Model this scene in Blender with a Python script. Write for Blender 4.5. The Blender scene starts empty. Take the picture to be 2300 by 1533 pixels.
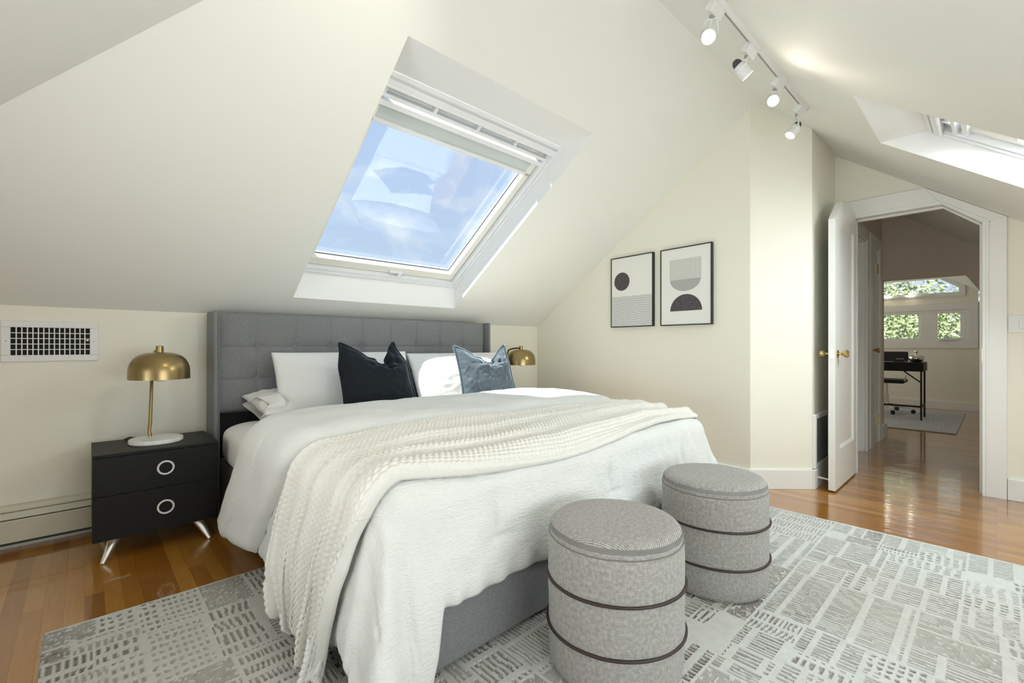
import bpy, math, random
import numpy as np
from mathutils import Vector, Matrix
random.seed(7); rng = np.random.default_rng(11)
PI = math.pi
sc = bpy.context.scene
C = sc.collection

# ------------------------------------------------------------------ camera
cam = bpy.data.cameras.new('camera'); cam.sensor_width = 36; cam.lens = 16.0
cam.shift_y = 9.5/2300; cam.clip_start = .02
co = bpy.data.objects.new('camera', cam); C.objects.link(co)
co.location = (0, 0, 1.0)
fwd = Vector((.6845, .7290, 0))
co.rotation_euler = fwd.to_track_quat('-Z', 'Y').to_euler()
sc.camera = co
sc.view_settings.view_transform = 'Standard'; sc.view_settings.look = 'None'
sc.view_settings.gamma = 1; sc.view_settings.exposure = 0.14
sc.view_settings.use_curve_mapping = False

# ------------------------------------------------------------------ world: blue sky with thin clouds
w = bpy.data.worlds.new('sky'); sc.world = w; w.use_nodes = True
nt = w.node_tree; N = nt.nodes; L = nt.links; N.clear()
tc = N.new('ShaderNodeTexCoord'); sep = N.new('ShaderNodeSeparateXYZ'); L.new(tc.outputs['Generated'], sep.inputs[0])
grad = N.new('ShaderNodeValToRGB'); L.new(sep.outputs['Z'], grad.inputs[0])
grad.color_ramp.elements[0].position = 0.0; grad.color_ramp.elements[0].color = (.66, .78, .93, 1)
grad.color_ramp.elements[1].position = .75; grad.color_ramp.elements[1].color = (.40, .54, .88, 1)
nz = N.new('ShaderNodeTexNoise'); nz.inputs['Scale'].default_value = 5.5; nz.inputs['Detail'].default_value = 7; nz.inputs['Roughness'].default_value = .55
nz.inputs['Distortion'].default_value = .6
mp = N.new('ShaderNodeMapping'); mp.inputs['Scale'].default_value = (1, 1, 1.6); mp.inputs['Location'].default_value = (1.9, .35, .2)
L.new(tc.outputs['Generated'], mp.inputs[0]); L.new(mp.outputs[0], nz.inputs['Vector'])
cr = N.new('ShaderNodeValToRGB'); cr.color_ramp.elements[0].position = .50; cr.color_ramp.elements[1].position = .74
L.new(nz.outputs['Fac'], cr.inputs[0])
mx = N.new('ShaderNodeMix'); mx.data_type = 'RGBA'; L.new(cr.outputs[0], mx.inputs[0]); L.new(grad.outputs[0], mx.inputs[6]); mx.inputs[7].default_value = (.95, .98, 1.0, 1)
bg = N.new('ShaderNodeBackground'); L.new(mx.outputs[2], bg.inputs[0]); bg.inputs[1].default_value = 1.0
ow = N.new('ShaderNodeOutputWorld'); L.new(bg.outputs[0], ow.inputs[0])

# ------------------------------------------------------------------ sun, roof window daylight, added fill lights
def light(kind, name, loc, direction, power, color=(1, 1, 1), **kw):
    d = bpy.data.lights.new(name, kind); d.energy = power; d.color = color
    for k, v in kw.items(): setattr(d, k, v)
    o = bpy.data.objects.new(name, d); C.objects.link(o); o.location = loc
    o.rotation_euler = Vector(direction).to_track_quat('-Z', 'Y').to_euler()
    return o
light('SUN', 'sun', (0, 0, 8), (.60, -.26, -1), 14, (1, .97, .9), angle=.01)
# added fill: area lights set in two invented low windows behind the camera
light('AREA', 'fill_behind_camera', (.9, -.90, .80), (.30, 1, .25), 24, (.93, .98, 1), shape='RECTANGLE', size=1.9, size_y=.62)
light('AREA', 'fill_left_end', (-1.12, 1.1, .80), (1, .05, .30), 8.5, (.93, .98, 1), shape='RECTANGLE', size=1.9, size_y=.62, spread=math.radians(105))
# skylight daylight falling through the second roof window, set just outside its glass
light('AREA', 'daylight_roof_window', (3.116, -.18, 2.075), (-.35, .45, -.85), 48, (.90, .96, 1), shape='RECTANGLE', size=.62, size_y=.50)
# added fill for the far room; no window stands on that side
light('AREA', 'fill_far_room', (8.2, 2.52, 1.3), (0, -1, 0), 13, (1, .95, .88), shape='RECTANGLE', size=1.6, size_y=1.0)

# ------------------------------------------------------------------ materials
def mat(name, color, rough=.6, metal=0, bump=None, spec=.5, coat=0, sheen=0, var=None, emit=None):
    """bump=(scale, strength, distance, stretch) ; var=(scale, amount, stretch)"""
    m = bpy.data.materials.new(name); m.use_nodes = True
    nt = m.node_tree; b = nt.nodes['Principled BSDF']; L = nt.links; N = nt.nodes
    b.inputs['Base Color'].default_value = (*color, 1); b.inputs['Roughness'].default_value = rough
    b.inputs['Metallic'].default_value = metal; b.inputs['Specular IOR Level'].default_value = spec
    b.inputs['Coat Weight'].default_value = coat; b.inputs['Sheen Weight'].default_value = sheen
    b.inputs['Sheen Roughness'].default_value = .4
    tc = N.new('ShaderNodeTexCoord')
    def noise(scale, stretch, detail=4):
        mp = N.new('ShaderNodeMapping'); mp.inputs['Scale'].default_value = stretch; L.new(tc.outputs['Object'], mp.inputs[0])
        n = N.new('ShaderNodeTexNoise'); n.inputs['Scale'].default_value = scale; n.inputs['Detail'].default_value = detail
        L.new(mp.outputs[0], n.inputs['Vector']); return n
    if var:
        n = noise(var[0], var[2] if len(var) > 2 else (1, 1, 1))
        mr = N.new('ShaderNodeMapRange'); mr.inputs[1].default_value = .3; mr.inputs[2].default_value = .7
        mr.inputs[3].default_value = 1-var[1]; mr.inputs[4].default_value = 1+var[1]; L.new(n.outputs['Fac'], mr.inputs[0])
        vm = N.new('ShaderNodeVectorMath'); vm.operation = 'SCALE'; vm.inputs[0].default_value = color
        L.new(mr.outputs[0], vm.inputs['Scale']); L.new(vm.outputs[0], b.inputs['Base Color'])
    if bump:
        n = noise(bump[0], bump[3] if len(bump) > 3 else (1, 1, 1), 3)
        bp = N.new('ShaderNodeBump'); bp.inputs['Strength'].default_value = bump[1]; bp.inputs['Distance'].default_value = bump[2]
        L.new(n.outputs['Fac'], bp.inputs['Height']); L.new(bp.outputs[0], b.inputs['Normal'])
    if emit:
        b.inputs['Emission Color'].default_value = (*emit[0], 1); b.inputs['Emission Strength'].default_value = emit[1]
    return m

def weave(name, c1, c2, scale, rough=.9, strength=.5, sheen=.2, coord='Object', mixn=.5):
    """cloth with a small two-colour weave and bump"""
    m = bpy.data.materials.new(name); m.use_nodes = True
    nt = m.node_tree; b = nt.nodes['Principled BSDF']; L = nt.links; N = nt.nodes
    b.inputs['Roughness'].default_value = rough; b.inputs['Sheen Weight'].default_value = sheen; b.inputs['Specular IOR Level'].default_value = .2
    tc = N.new('ShaderNodeTexCoord')
    def wv(rot, ax):
        mp = N.new('ShaderNodeMapping'); mp.inputs['Rotation'].default_value = rot; L.new(tc.outputs[coord], mp.inputs[0])
        n = N.new('ShaderNodeTexWave'); n.bands_direction = ax; n.inputs['Scale'].default_value = scale
        n.inputs['Distortion'].default_value = .35; n.inputs['Detail'].default_value = 1; n.inputs['Detail Scale'].default_value = 2
        L.new(mp.outputs[0], n.inputs['Vector']); return n
    a = wv((0, 0, 0), 'X' if coord == 'UV' else 'DIAGONAL'); c = wv((0, 0, 0) if coord == 'UV' else (0, 0, 1.5), 'Y' if coord == 'UV' else 'Z')
    mu = N.new('ShaderNodeMath'); mu.operation = 'MULTIPLY'; L.new(a.outputs['Fac'], mu.inputs[0]); L.new(c.outputs['Fac'], mu.inputs[1])
    n = N.new('ShaderNodeTexNoise'); n.inputs['Scale'].default_value = scale*1.2; n.inputs['Detail'].default_value = 3; L.new(tc.outputs[coord], n.inputs['Vector'])
    md = N.new('ShaderNodeMix'); md.inputs[0].default_value = mixn; L.new(mu.outputs[0], md.inputs[2]); L.new(n.outputs['Fac'], md.inputs[3])
    r = N.new('ShaderNodeMix'); r.data_type = 'RGBA'; r.inputs[6].default_value = (*c1, 1); r.inputs[7].default_value = (*c2, 1)
    mr = N.new('ShaderNodeMapRange'); mr.inputs[1].default_value = .15; mr.inputs[2].default_value = .6; L.new(md.outputs[0], mr.inputs[0])
    L.new(mr.outputs[0], r.inputs[0]); L.new(r.outputs[2], b.inputs['Base Color'])
    bp = N.new('ShaderNodeBump'); bp.inputs['Strength'].default_value = strength; bp.inputs['Distance'].default_value = .002
    L.new(md.outputs[0], bp.inputs['Height']); L.new(bp.outputs[0], b.inputs['Normal'])
    return m

M = {}
M['wall'] = mat('cream_wall_paint', (.86, .835, .72), .75, bump=(60, .05, .002))
M['ceil'] = mat('ceiling_paint', (.86, .865, .81), .75, bump=(60, .05, .002))
M['trim'] = mat('white_gloss_trim_paint', (.84, .84, .80), .35)
M['reveal'] = mat('skylight_reveal_paint', (.90, .90, .88), .5)
M['pvc'] = mat('white_window_lacquer', (.85, .86, .87), .3)
M['sashwood'] = mat('ivory_window_sash', (.86, .84, .76), .35)
M['gasket'] = mat('dark_gasket', (.05, .055, .06), .5)
M['blind'] = mat('pale_grey_blind_cloth', (.62, .67, .66), .8)
M['hall'] = mat('tan_hall_wall_paint', (.74, .65, .54), .8)
M['fabric'] = weave('grey_upholstery', (.12, .122, .122), (.36, .365, .37), 190, sheen=.15)
M['fabricdark'] = mat('black_underlay', (.012, .013, .015), .8)
M['wood'] = mat('black_oak', (.008, .008, .0075), .5, bump=(30, .25, .002, (1, 8, 22)), var=(18, .5, (1.5, 10, 30)), spec=.28)
M['chrome'] = mat('chrome', (.93, .91, .89), .3, 1)
M['brass'] = mat('brushed_antique_brass', (.34, .25, .115), .30, 1, bump=(90, .06, .001, (.2, .2, 6)))
M['knobbrass'] = mat('polished_brass', (.62, .47, .22), .15, 1)
M['marble'] = mat('white_marble', (.80, .79, .76), .25, var=(16, .10, (1, 2.5, 1)))
M['white'] = mat('white_enamel', (.80, .80, .78), .35)
M['bulb'] = mat('frosted_bulb', (.85, .87, .88), .15, spec=.7)
M['cotton'] = mat('white_cotton_sheet', (.80, .79, .755), .85, bump=(14, .35, .01))
M['gauze'] = mat('white_crinkled_gauze', (.83, .835, .81), .9, bump=(130, .9, .006, (.35, .4, 2.0)), sheen=.1)
M['gauze2'] = mat('white_crinkled_gauze_duvet', (.79, .80, .765), .9, bump=(120, .9, .005, (.35, 1.9, 1.6)), sheen=.1)
M['knit'] = mat('ivory_chunky_wool', (.81, .795, .735), .95, bump=(220, .4, .002), sheen=.2)
M['velvet'] = mat('midnight_blue_velvet', (.009, .012, .016), .75, sheen=1.0, bump=(25, .25, .004), spec=.15)
M['velvet2'] = mat('slate_blue_velvet', (.055, .072, .088), .65, sheen=1.0, bump=(25, .3, .004), spec=.25)
for k, t in (('velvet', (.25, .32, .37)), ('velvet2', (.62, .72, .80))):
    M[k].node_tree.nodes['Principled BSDF'].inputs['Sheen Tint'].default_value = (*t, 1)
M['tweed'] = weave('beige_grey_basket_weave', (.17, .16, .14), (.72, .70, .66), 74, strength=.8, coord='UV', mixn=.35)
M['leather'] = mat('brown_leather_cord', (.035, .019, .013), .5)
M['frame'] = mat('black_frame', (.018, .019, .018), .5)
M['paper'] = mat('off_white_print_paper', (.82, .82, .77), .7)
M['ink'] = mat('charcoal_print_ink', (.085, .07, .08), .8, var=(40, .25))
M['inkgrey'] = mat('grey_print_ink', (.42, .42, .40), .8)
M['inklight'] = mat('light_grey_print_ink', (.66, .66, .63), .8)
M['inkline'] = mat('thin_line_print_ink', (.20, .20, .20), .8)
M['void'] = mat('dark_duct_interior', (.01, .01, .01), .9)
M['heater'] = mat('cream_heater_enamel', (.66, .63, .50), .45)
M['heaterdark'] = mat('heater_fins', (.05, .055, .05), .6)
M['blackplastic'] = mat('black_plastic', (.012, .012, .012), .5)
M['silver'] = mat('polished_silver', (.75, .72, .68), .12, 1)
M['cord'] = mat('brown_cord', (.09, .05, .03), .6)
M['bark'] = mat('bark', (.12, .09, .06), .9)
M['leaf'] = mat('green_leaves', (.31, .36, .17), .6, var=(3, .5))
M['leafpale'] = mat('pale_green_leaves', (.38, .42, .25), .6, var=(3, .4))
M['officerug'] = mat('pale_grey_streaked_wool', (.50, .51, .52), .95, var=(14, .25, (1, 5, 1)), bump=(150, .3, .004))
M['glow'] = mat('lit_lamp_glass', (1, .95, .85), .3, emit=((1, .90, .72), 14))
M['greymetal'] = mat('grey_painted_metal', (.33, .34, .33), .5)

def glass(name, tint=(.93, .96, .97), refl=.10):
    m = bpy.data.materials.new(name); m.use_nodes = True; nt = m.node_tree; N = nt.nodes; L = nt.links; N.clear()
    t = N.new('ShaderNodeBsdfTransparent'); t.inputs[0].default_value = (*tint, 1)
    g = N.new('ShaderNodeBsdfGlossy'); g.inputs['Roughness'].default_value = .01; g.inputs[0].default_value = (.9, .95, 1, 1)
    fr = N.new('ShaderNodeLayerWeight'); fr.inputs[0].default_value = .5
    pw = N.new('ShaderNodeMath'); pw.operation = 'POWER'; pw.inputs[1].default_value = 5; L.new(fr.outputs['Facing'], pw.inputs[0])
    a = N.new('ShaderNodeMath'); a.operation = 'MULTIPLY_ADD'; a.inputs[1].default_value = .8; a.inputs[2].default_value = refl*.4; L.new(pw.outputs[0], a.inputs[0])
    mx = N.new('ShaderNodeMixShader'); L.new(a.outputs[0], mx.inputs[0]); L.new(t.outputs[0], mx.inputs[1]); L.new(g.outputs[0], mx.inputs[2])
    o = N.new('ShaderNodeOutputMaterial'); L.new(mx.outputs[0], o.inputs[0]); return m
M['glass'] = glass('window_glass')

# floor: narrow oak boards running along Y, glossy varnish
def floor_mat():
    m = bpy.data.materials.new('varnished_oak_boards'); m.use_nodes = True; nt = m.node_tree; N = nt.nodes; L = nt.links
    b = N['Principled BSDF']; tc = N.new('ShaderNodeTexCoord')
    mp = N.new('ShaderNodeMapping'); mp.inputs['Rotation'].default_value = (0, 0, PI/2); L.new(tc.outputs['Object'], mp.inputs[0])
    br = N.new('ShaderNodeTexBrick'); br.offset = .37; br.offset_frequency = 3; br.squash = 1
    br.inputs['Scale'].default_value = 1; br.inputs['Mortar Size'].default_value = .0005; br.inputs['Mortar Smooth'].default_value = .2
    br.inputs['Brick Width'].default_value = 1.05; br.inputs['Row Height'].default_value = .057; br.inputs['Bias'].default_value = 0
    br.inputs['Color1'].default_value = (0, 0, 0, 1); br.inputs['Color2'].default_value = (1, 1, 1, 1); br.inputs['Mortar'].default_value = (.4, .4, .4, 1)
    L.new(mp.outputs[0], br.inputs['Vector'])
    n = N.new('ShaderNodeTexNoise'); n.inputs['Scale'].default_value = 10; n.inputs['Detail'].default_value = 6; n.inputs['Distortion'].default_value = .8
    m2 = N.new('ShaderNodeMapping'); m2.inputs['Scale'].default_value = (8, .7, 1); L.new(tc.outputs['Object'], m2.inputs[0]); L.new(m2.outputs[0], n.inputs['Vector'])
    r = N.new('ShaderNodeValToRGB'); e = r.color_ramp.elements
    e[0].position = 0; e[0].color = (.23, .078, .006, 1); e[1].position = 1; e[1].color = (.55, .27, .05, 1)
    k = e.new(.5); k.color = (.39, .155, .017, 1)
    ad = N.new('ShaderNodeMix'); ad.inputs[0].default_value = .42; L.new(br.outputs['Color'], ad.inputs[2]); L.new(n.outputs['Fac'], ad.inputs[3])
    L.new(ad.outputs[0], r.inputs[0])
    dk = N.new('ShaderNodeMix'); dk.data_type = 'RGBA'; dk.blend_type = 'MULTIPLY'; L.new(br.outputs['Fac'], dk.inputs[0]); L.new(r.outputs[0], dk.inputs[6]); dk.inputs[7].default_value = (.5, .42, .35, 1)
    L.new(dk.outputs[2], b.inputs['Base Color'])
    b.inputs['Roughness'].default_value = .28; b.inputs['Coat Weight'].default_value = 1; b.inputs['Coat IOR'].default_value = 1.75; b.inputs['Coat Roughness'].default_value = .07
    n3 = N.new('ShaderNodeTexNoise'); n3.inputs['Scale'].default_value = 3; n3.inputs['Detail'].default_value = 3; L.new(m2.outputs[0], n3.inputs['Vector'])
    bp = N.new('ShaderNodeBump'); bp.inputs['Strength'].default_value = .25; bp.inputs['Distance'].default_value = .006
    sb = N.new('ShaderNodeMath'); sb.operation = 'SUBTRACT'; L.new(n3.outputs['Fac'], sb.inputs[0]); L.new(br.outputs['Fac'], sb.inputs[1])
    L.new(sb.outputs[0], bp.inputs['Height']); L.new(bp.outputs[0], b.inputs['Normal']); L.new(bp.outputs[0], b.inputs['Coat Normal'])
    return m
M['floor'] = floor_mat()

# ------------------------------------------------------------------ mesh helpers
class MB:
    def __init__(s): s.v = []; s.f = []; s.mi = []; s.cur = 0
    def add(s, vs, fs):
        o = len(s.v); s.v += [tuple(p) for p in vs]; s.f += [tuple(i+o for i in f) for f in fs]; s.mi += [s.cur]*len(fs); return s
    def box(s, x0, x1, y0, y1, z0, z1):
        return s.add([(x0, y0, z0), (x1, y0, z0), (x1, y1, z0), (x0, y1, z0), (x0, y0, z1), (x1, y0, z1), (x1, y1, z1), (x0, y1, z1)],
                     [(0, 3, 2, 1), (4, 5, 6, 7), (0, 1, 5, 4), (1, 2, 6, 5), (2, 3, 7, 6), (3, 0, 4, 7)])
    def poly(s, pts): return s.add(pts, [tuple(range(len(pts)))])
    def prism(s, pts, vec):
        n = len(pts); v = Vector(vec)
        return s.add([*pts, *[tuple(Vector(p)+v) for p in pts]],
                     [tuple(range(n))[::-1], tuple(range(n, 2*n))]+[(i, (i+1) % n, n+(i+1) % n, n+i) for i in range(n)])
    def cone(s, p0, p1, r0, r1, n=24):
        p0 = Vector(p0); p1 = Vector(p1); a = (p1-p0).normalized(); t = Vector((1, 0, 0)) if abs(a.x) < .8 else Vector((0, 1, 0))
        u = a.cross(t).normalized(); w = a.cross(u)
        vs = [tuple(p+(u*math.cos(2*PI*i/n)+w*math.sin(2*PI*i/n))*r) for p, r in ((p0, r0), (p1, r1)) for i in range(n)]
        return s.add(vs, [(i, (i+1) % n, n+(i+1) % n, n+i) for i in range(n)]+[tuple(range(n))[::-1], tuple(range(n, 2*n))])
    def lathe(s, prof, c=(0, 0, 0), axis=(0, 0, 1), n=48):
        """prof = [(r, h)...] along axis from c"""
        a = Vector(axis).normalized(); t = Vector((1, 0, 0)) if abs(a.x) < .8 else Vector((0, 1, 0)); u = a.cross(t).normalized(); w = a.cross(u); c = Vector(c)
        vs = []; fs = []
        for r, h in prof:
            for i in range(n): vs.append(tuple(c+a*h+(u*math.cos(2*PI*i/n)+w*math.sin(2*PI*i/n))*max(r, 1e-5)))
        for j in range(len(prof)-1):
            for i in range(n): fs.append((j*n+i, j*n+(i+1) % n, (j+1)*n+(i+1) % n, (j+1)*n+i))
        return s.add(vs, fs)
    def tube(s, pts, r, n=10, closed=False):
        P = [Vector(p) for p in pts]; m = len(P); vs = []; fs = []; ref = None
        for k in range(m):
            a = (P[(k+1) % m]-P[k-1]) if closed else (P[min(k+1, m-1)]-P[max(k-1, 0)])
            a.normalize()
            if ref is None: ref = a.orthogonal().normalized()
            u = (ref-a*ref.dot(a)).normalized(); ref = u; w = a.cross(u)
            rr = r[k] if isinstance(r, (list, tuple)) else r
            vs += [tuple(P[k]+(u*math.cos(2*PI*i/n)+w*math.sin(2*PI*i/n))*rr) for i in range(n)]
        for k in range(m if closed else m-1):
            k2 = (k+1) % m
            for i in range(n): fs.append((k*n+i, k*n+(i+1) % n, k2*n+(i+1) % n, k2*n+i))
        if not closed: fs += [tuple(range(n))[::-1], tuple(range((m-1)*n, m*n))]
        return s.add(vs, fs)
    def build(s, name, m, parent=None, smooth=False, bevel=0, seg=2, offset=(0, 0, 0)):
        me = bpy.data.meshes.new(name); me.from_pydata([tuple(Vector(p)-Vector(offset)) for p in s.v], [], s.f)
        ms = m if isinstance(m, (list, tuple)) else [m]
        for q in ms: me.materials.append(q)
        me.polygons.foreach_set('material_index', s.mi)
        import bmesh
        bm = bmesh.new(); bm.from_mesh(me); bmesh.ops.recalc_face_normals(bm, faces=bm.faces); bm.to_mesh(me); bm.free()
        if smooth:
            me.polygons.foreach_set('use_smooth', [True]*len(me.polygons)); me.set_sharp_from_angle(angle=math.radians(38))
        o = bpy.data.objects.new(name, me); C.objects.link(o); o.location = offset
        if parent: o.parent = parent
        if bevel:
            b = o.modifiers.new('bevel', 'BEVEL'); b.width = bevel; b.segments = seg; b.limit_method = 'ANGLE'; b.angle_limit = .6
        return o

def thing(name, label, cat, loc=(0, 0, 0), rot=0, group=None):
    o = bpy.data.objects.new(name, None); C.objects.link(o); o.location = loc; o.rotation_euler = (0, 0, rot)
    o.empty_display_size = .1; return tag(o, label, cat, group)
def tag(o, label, cat, group=None):
    o['label'] = label; o['category'] = cat
    if group: o['group'] = group
    return o
def struct(o, label=None):
    o['kind'] = 'structure'
    if label: o['label'] = label
    return o
def copy_tree(o, parent=None):
    c = o.copy(); C.objects.link(c); c.parent = parent
    for ch in list(o.children): copy_tree(ch, c)
    return c
def grid_mesh(name, V, m, parent=None, closed_u=False, uv=None, cols=None, smooth=True, solid=0):
    """V: array (nu, nv, 3)"""
    nu, nv, _ = V.shape
    I = np.arange(nu*nv).reshape(nu, nv)
    if closed_u: I = np.vstack([I, I[:1]])
    q = np.stack([I[:-1, :-1], I[1:, :-1], I[1:, 1:], I[:-1, 1:]], -1).reshape(-1, 4)
    me = bpy.data.meshes.new(name)
    me.vertices.add(nu*nv); me.vertices.foreach_set('co', V.reshape(-1).astype(np.float32))
    me.loops.add(q.size); me.loops.foreach_set('vertex_index', q.reshape(-1).astype(np.int32))
    me.polygons.add(len(q)); me.polygons.foreach_set('loop_start', np.arange(0, q.size, 4, dtype=np.int32))
    me.update(calc_edges=True); me.validate()
    me.polygons.foreach_set('use_smooth', np.full(len(me.polygons), smooth))
    me.materials.append(m)
    if uv is not None:
        l = me.uv_layers.new(name='UVMap'); l.data.foreach_set('uv', uv.reshape(-1, 2)[q.reshape(-1)].reshape(-1).astype(np.float32))
    if cols is not None:
        a = me.color_attributes.new('col', 'FLOAT_COLOR', 'POINT'); a.data.foreach_set('color', cols.reshape(-1).astype(np.float32))
    o = bpy.data.objects.new(name, me); C.objects.link(o)
    if parent: o.parent = parent
    if solid:
        s = o.modifiers.new('solid', 'SOLIDIFY'); s.thickness = abs(solid); s.offset = -1 if solid > 0 else 1
    return o
def vnoise(x, y, seed=0):
    """smooth value noise on arrays, roughly -1..1"""
    r = np.random.default_rng(seed); T = r.random((64, 64))*2-1
    xi = np.floor(x).astype(int); yi = np.floor(y).astype(int); fx = x-xi; fy = y-yi
    fx = fx*fx*(3-2*fx); fy = fy*fy*(3-2*fy)
    g = lambda a, b: T[a % 64, b % 64]
    return (g(xi, yi)*(1-fx)+g(xi+1, yi)*fx)*(1-fy)+(g(xi, yi+1)*(1-fx)+g(xi+1, yi+1)*fx)*fy
def sstep(a, b, x): t = np.clip((x-a)/(b-a), 0, 1); return t*t*(3-2*t)

# ================================================================== ROOM SHELL
K1 = .682
s1 = lambda x, y, d=0: (x, y, 1.2+K1*(3.34-y)+d)
s2 = lambda x, y, d=0: (x, y, 1.8735+.725*y+d)
hip = lambda x, y: (x, y, 1.2+K1*(x+1.16))
fl = MB().box(-1.3, 10.0, -1.1, 3.5, -.12, 0)
struct(fl.build('floor', M['floor']))

c = MB()
for P in ([(-1.16, 3.34), (1.0, 1.18), (1.0, 3.34)], [(1.0, 1.18), (1.04, 1.14), (2.3, 1.14), (2.3, 1.708), (1.0, 1.708)],
          [(1.0, 3.167), (2.3, 3.167), (2.3, 3.34), (1.0, 3.34)], [(2.3, 1.14), (3.453, 1.14), (3.408, 1.185), (3.504, 3.34), (2.3, 3.34)]):
    c.poly([s1(*p) for p in P])
for P in ([(-1.16, -.93), (2.735, -.93), (2.735, 1.14), (1.04, 1.14)], [(2.735, .48), (3.497, .48), (3.497, 1.096), (3.453, 1.14), (2.735, 1.14)],
          [(2.735, -.93), (3.497, -.93), (3.497, -.55), (2.735, -.55)], [(3.497, -.93), (4.38, -.93), (4.38, .90), (3.72, .90), (3.69, .905), (3.497, 1.098)]):
    c.poly([s2(*p) for p in P])
c.poly([hip(-1.16, -.93), hip(-1.16, 3.34), hip(1.04, 1.14)])
# hall and far room ceilings
c.poly([s2(4.38, -1.0), s2(6.42, -1.0), s2(6.42, .90), s2(4.38, .90)])
c.cur = 0
so = lambda x, y: (x, y, 1.70+.69*y)
c.poly([so(6.3, -1.0), so(9.9, -1.0), so(9.9, 1.45), so(6.3, 1.45)]); c.poly([so(6.3, 1.45), so(9.9, 1.45), (9.9, 2.6, 2.70), (6.3, 2.6, 2.70)])
struct(c.build('ceiling', M['ceil']))

def reveal(name, sf, x0, x1, yh, ys, D, yw):
    """drywall shaft of a skylight: level head, plumb sill; sf = slope function, yw = Y of window head edge"""
    m = MB()
    a, b = sf(x0, yh), sf(x1, yh); zh = a[2]
    m.poly([a, b, (x1, yw, zh), (x0, yw, zh)])                       # head
    e, f = sf(x0, ys), sf(x1, ys); g, h = sf(x0, ys, D), sf(x1, ys, D)
    m.poly([e, f, h, g])                                             # sill
    m.poly([a, (x0, yw, zh), g, e]); m.poly([b, (x1, yw, zh), h, f])
    return struct(m.build(name, M['reveal']))
reveal('trim_1', s1, 1.0, 2.3, 1.708, 3.167, .18, 1.972)
reveal('trim_2', s2, 2.735, 3.497, .48, -.55, .16, .2595)

# walls
T = .12
w_ = MB(); 
w_.prism([(-1.3, 3.34, 0), (3.62, 3.34, 0), (3.62, 3.34, 1.2), (-1.3, 3.34, 1.2)], (0, T, 0)); struct(w_.build('wall_back', M['wall']))
gab = lambda x, y: 1.2+K1*(3.34-y)
w_ = MB(); w_.prism([(3.504, 3.34, 0), (3.408, 1.185, 0), (3.408, 1.185, gab(0, 1.185)), (3.504, 3.34, 1.2)], (T, 0, 0)); struct(w_.build('wall_right', M['wall']))
w_ = MB(); w_.prism([(3.408, 1.185, 0), (3.709, .884, 0), (3.709, .884, 1.8735+.725*.884), (3.453, 1.14, 2.70), (3.408, 1.185, gab(0, 1.185))], (.08, .08, 0)); struct(w_.build('wall_corner', M['wall']))
w_ = MB(); w_.box(3.708, 4.38, .885, .885+T, 0, 2.52); struct(w_.build('wall_alcove', M['wall']))
# door wall with its clipped-corner opening
def yz(pts, x, vec, m, mt, name, **k):
    m.prism([(x, a, b) for a, b in pts], vec)
w_ = MB()
top = lambda y: 1.8735+.725*y
for P in ([(-1.0, 0), (.06, 0), (.06, 1.825), (.06, top(.06)+.01), (-1.0, top(-1)+.01)],
          [(.06, 1.825), (.264, 1.99), (.264, top(.264)+.01), (.06, top(.06)+.01)],
          [(.264, 1.99), (.765, 1.99), (.765, top(.765)+.01), (.264, top(.264)+.01)],
          [(.765, 0), (.89, 0), (.89, top(.89)+.01), (.765, top(.765)+.01)]):
    w_.prism([(4.38, a, b) for a, b in P], (T, 0, 0))
struct(w_.build('wall_door', M['wall']))
w_ = MB()   # camera-side knee wall, opening cut for an added fill window
for b in ((-1.3, -.1, 0, 1.2), (1.9, 10, 0, 1.2), (-.1, 1.9, 0, .45), (-.1, 1.9, 1.12, 1.2)): w_.box(b[0], b[1], -1.05, -.93, b[2], b[3])
struct(w_.build('wall_front', M['wall']))
w_ = MB()  # left end wall, opening cut for the other added fill window
for b in ((-1.05, .1, 0, 1.2), (2.1, 3.46, 0, 1.2), (.1, 2.1, 0, .45), (.1, 2.1, 1.12, 1.2)): w_.box(-1.28, -1.16, b[0], b[1], b[2], b[3])
struct(w_.build('wall_left', M['wall']))
def added_window(name, axis, p, a0, a1, z0, z1):  # frame and glass for a window invented to hold a fill light
    m = MB(); t = .05
    def bx(u0, u1, q0, q1, w0, w1):
        (m.box(u0, u1, p-.07, p-.01, q0, q1) if axis == 'x' else m.box(p-.07, p-.01, u0, u1, q0, q1))
    bx(a0, a1, z0, z0+t, 0, 0); bx(a0, a1, z1-t, z1, 0, 0); bx(a0, a0+t, z0, z1, 0, 0); bx(a1-t, a1, z0, z1, 0, 0); bx((a0+a1)/2-.02, (a0+a1)/2+.02, z0, z1, 0, 0)
    o = struct(m.build(name, M['pvc'], bevel=.003))
    g = MB()
    if axis == 'x': g.box(a0+t, a1-t, p-.045, p-.04, z0+t, z1-t)
    else: g.box(p-.045, p-.04, a0+t, a1-t, z0+t, z1-t)
    g.build('pane', M['glass'], o)
added_window('window_3', 'x', -.95, -.1, 1.9, .45, 1.12)  # both out of view, added so the fill lights have openings
added_window('window_4', 'y', -1.18, .1, 2.1, .45, 1.12)

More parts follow.
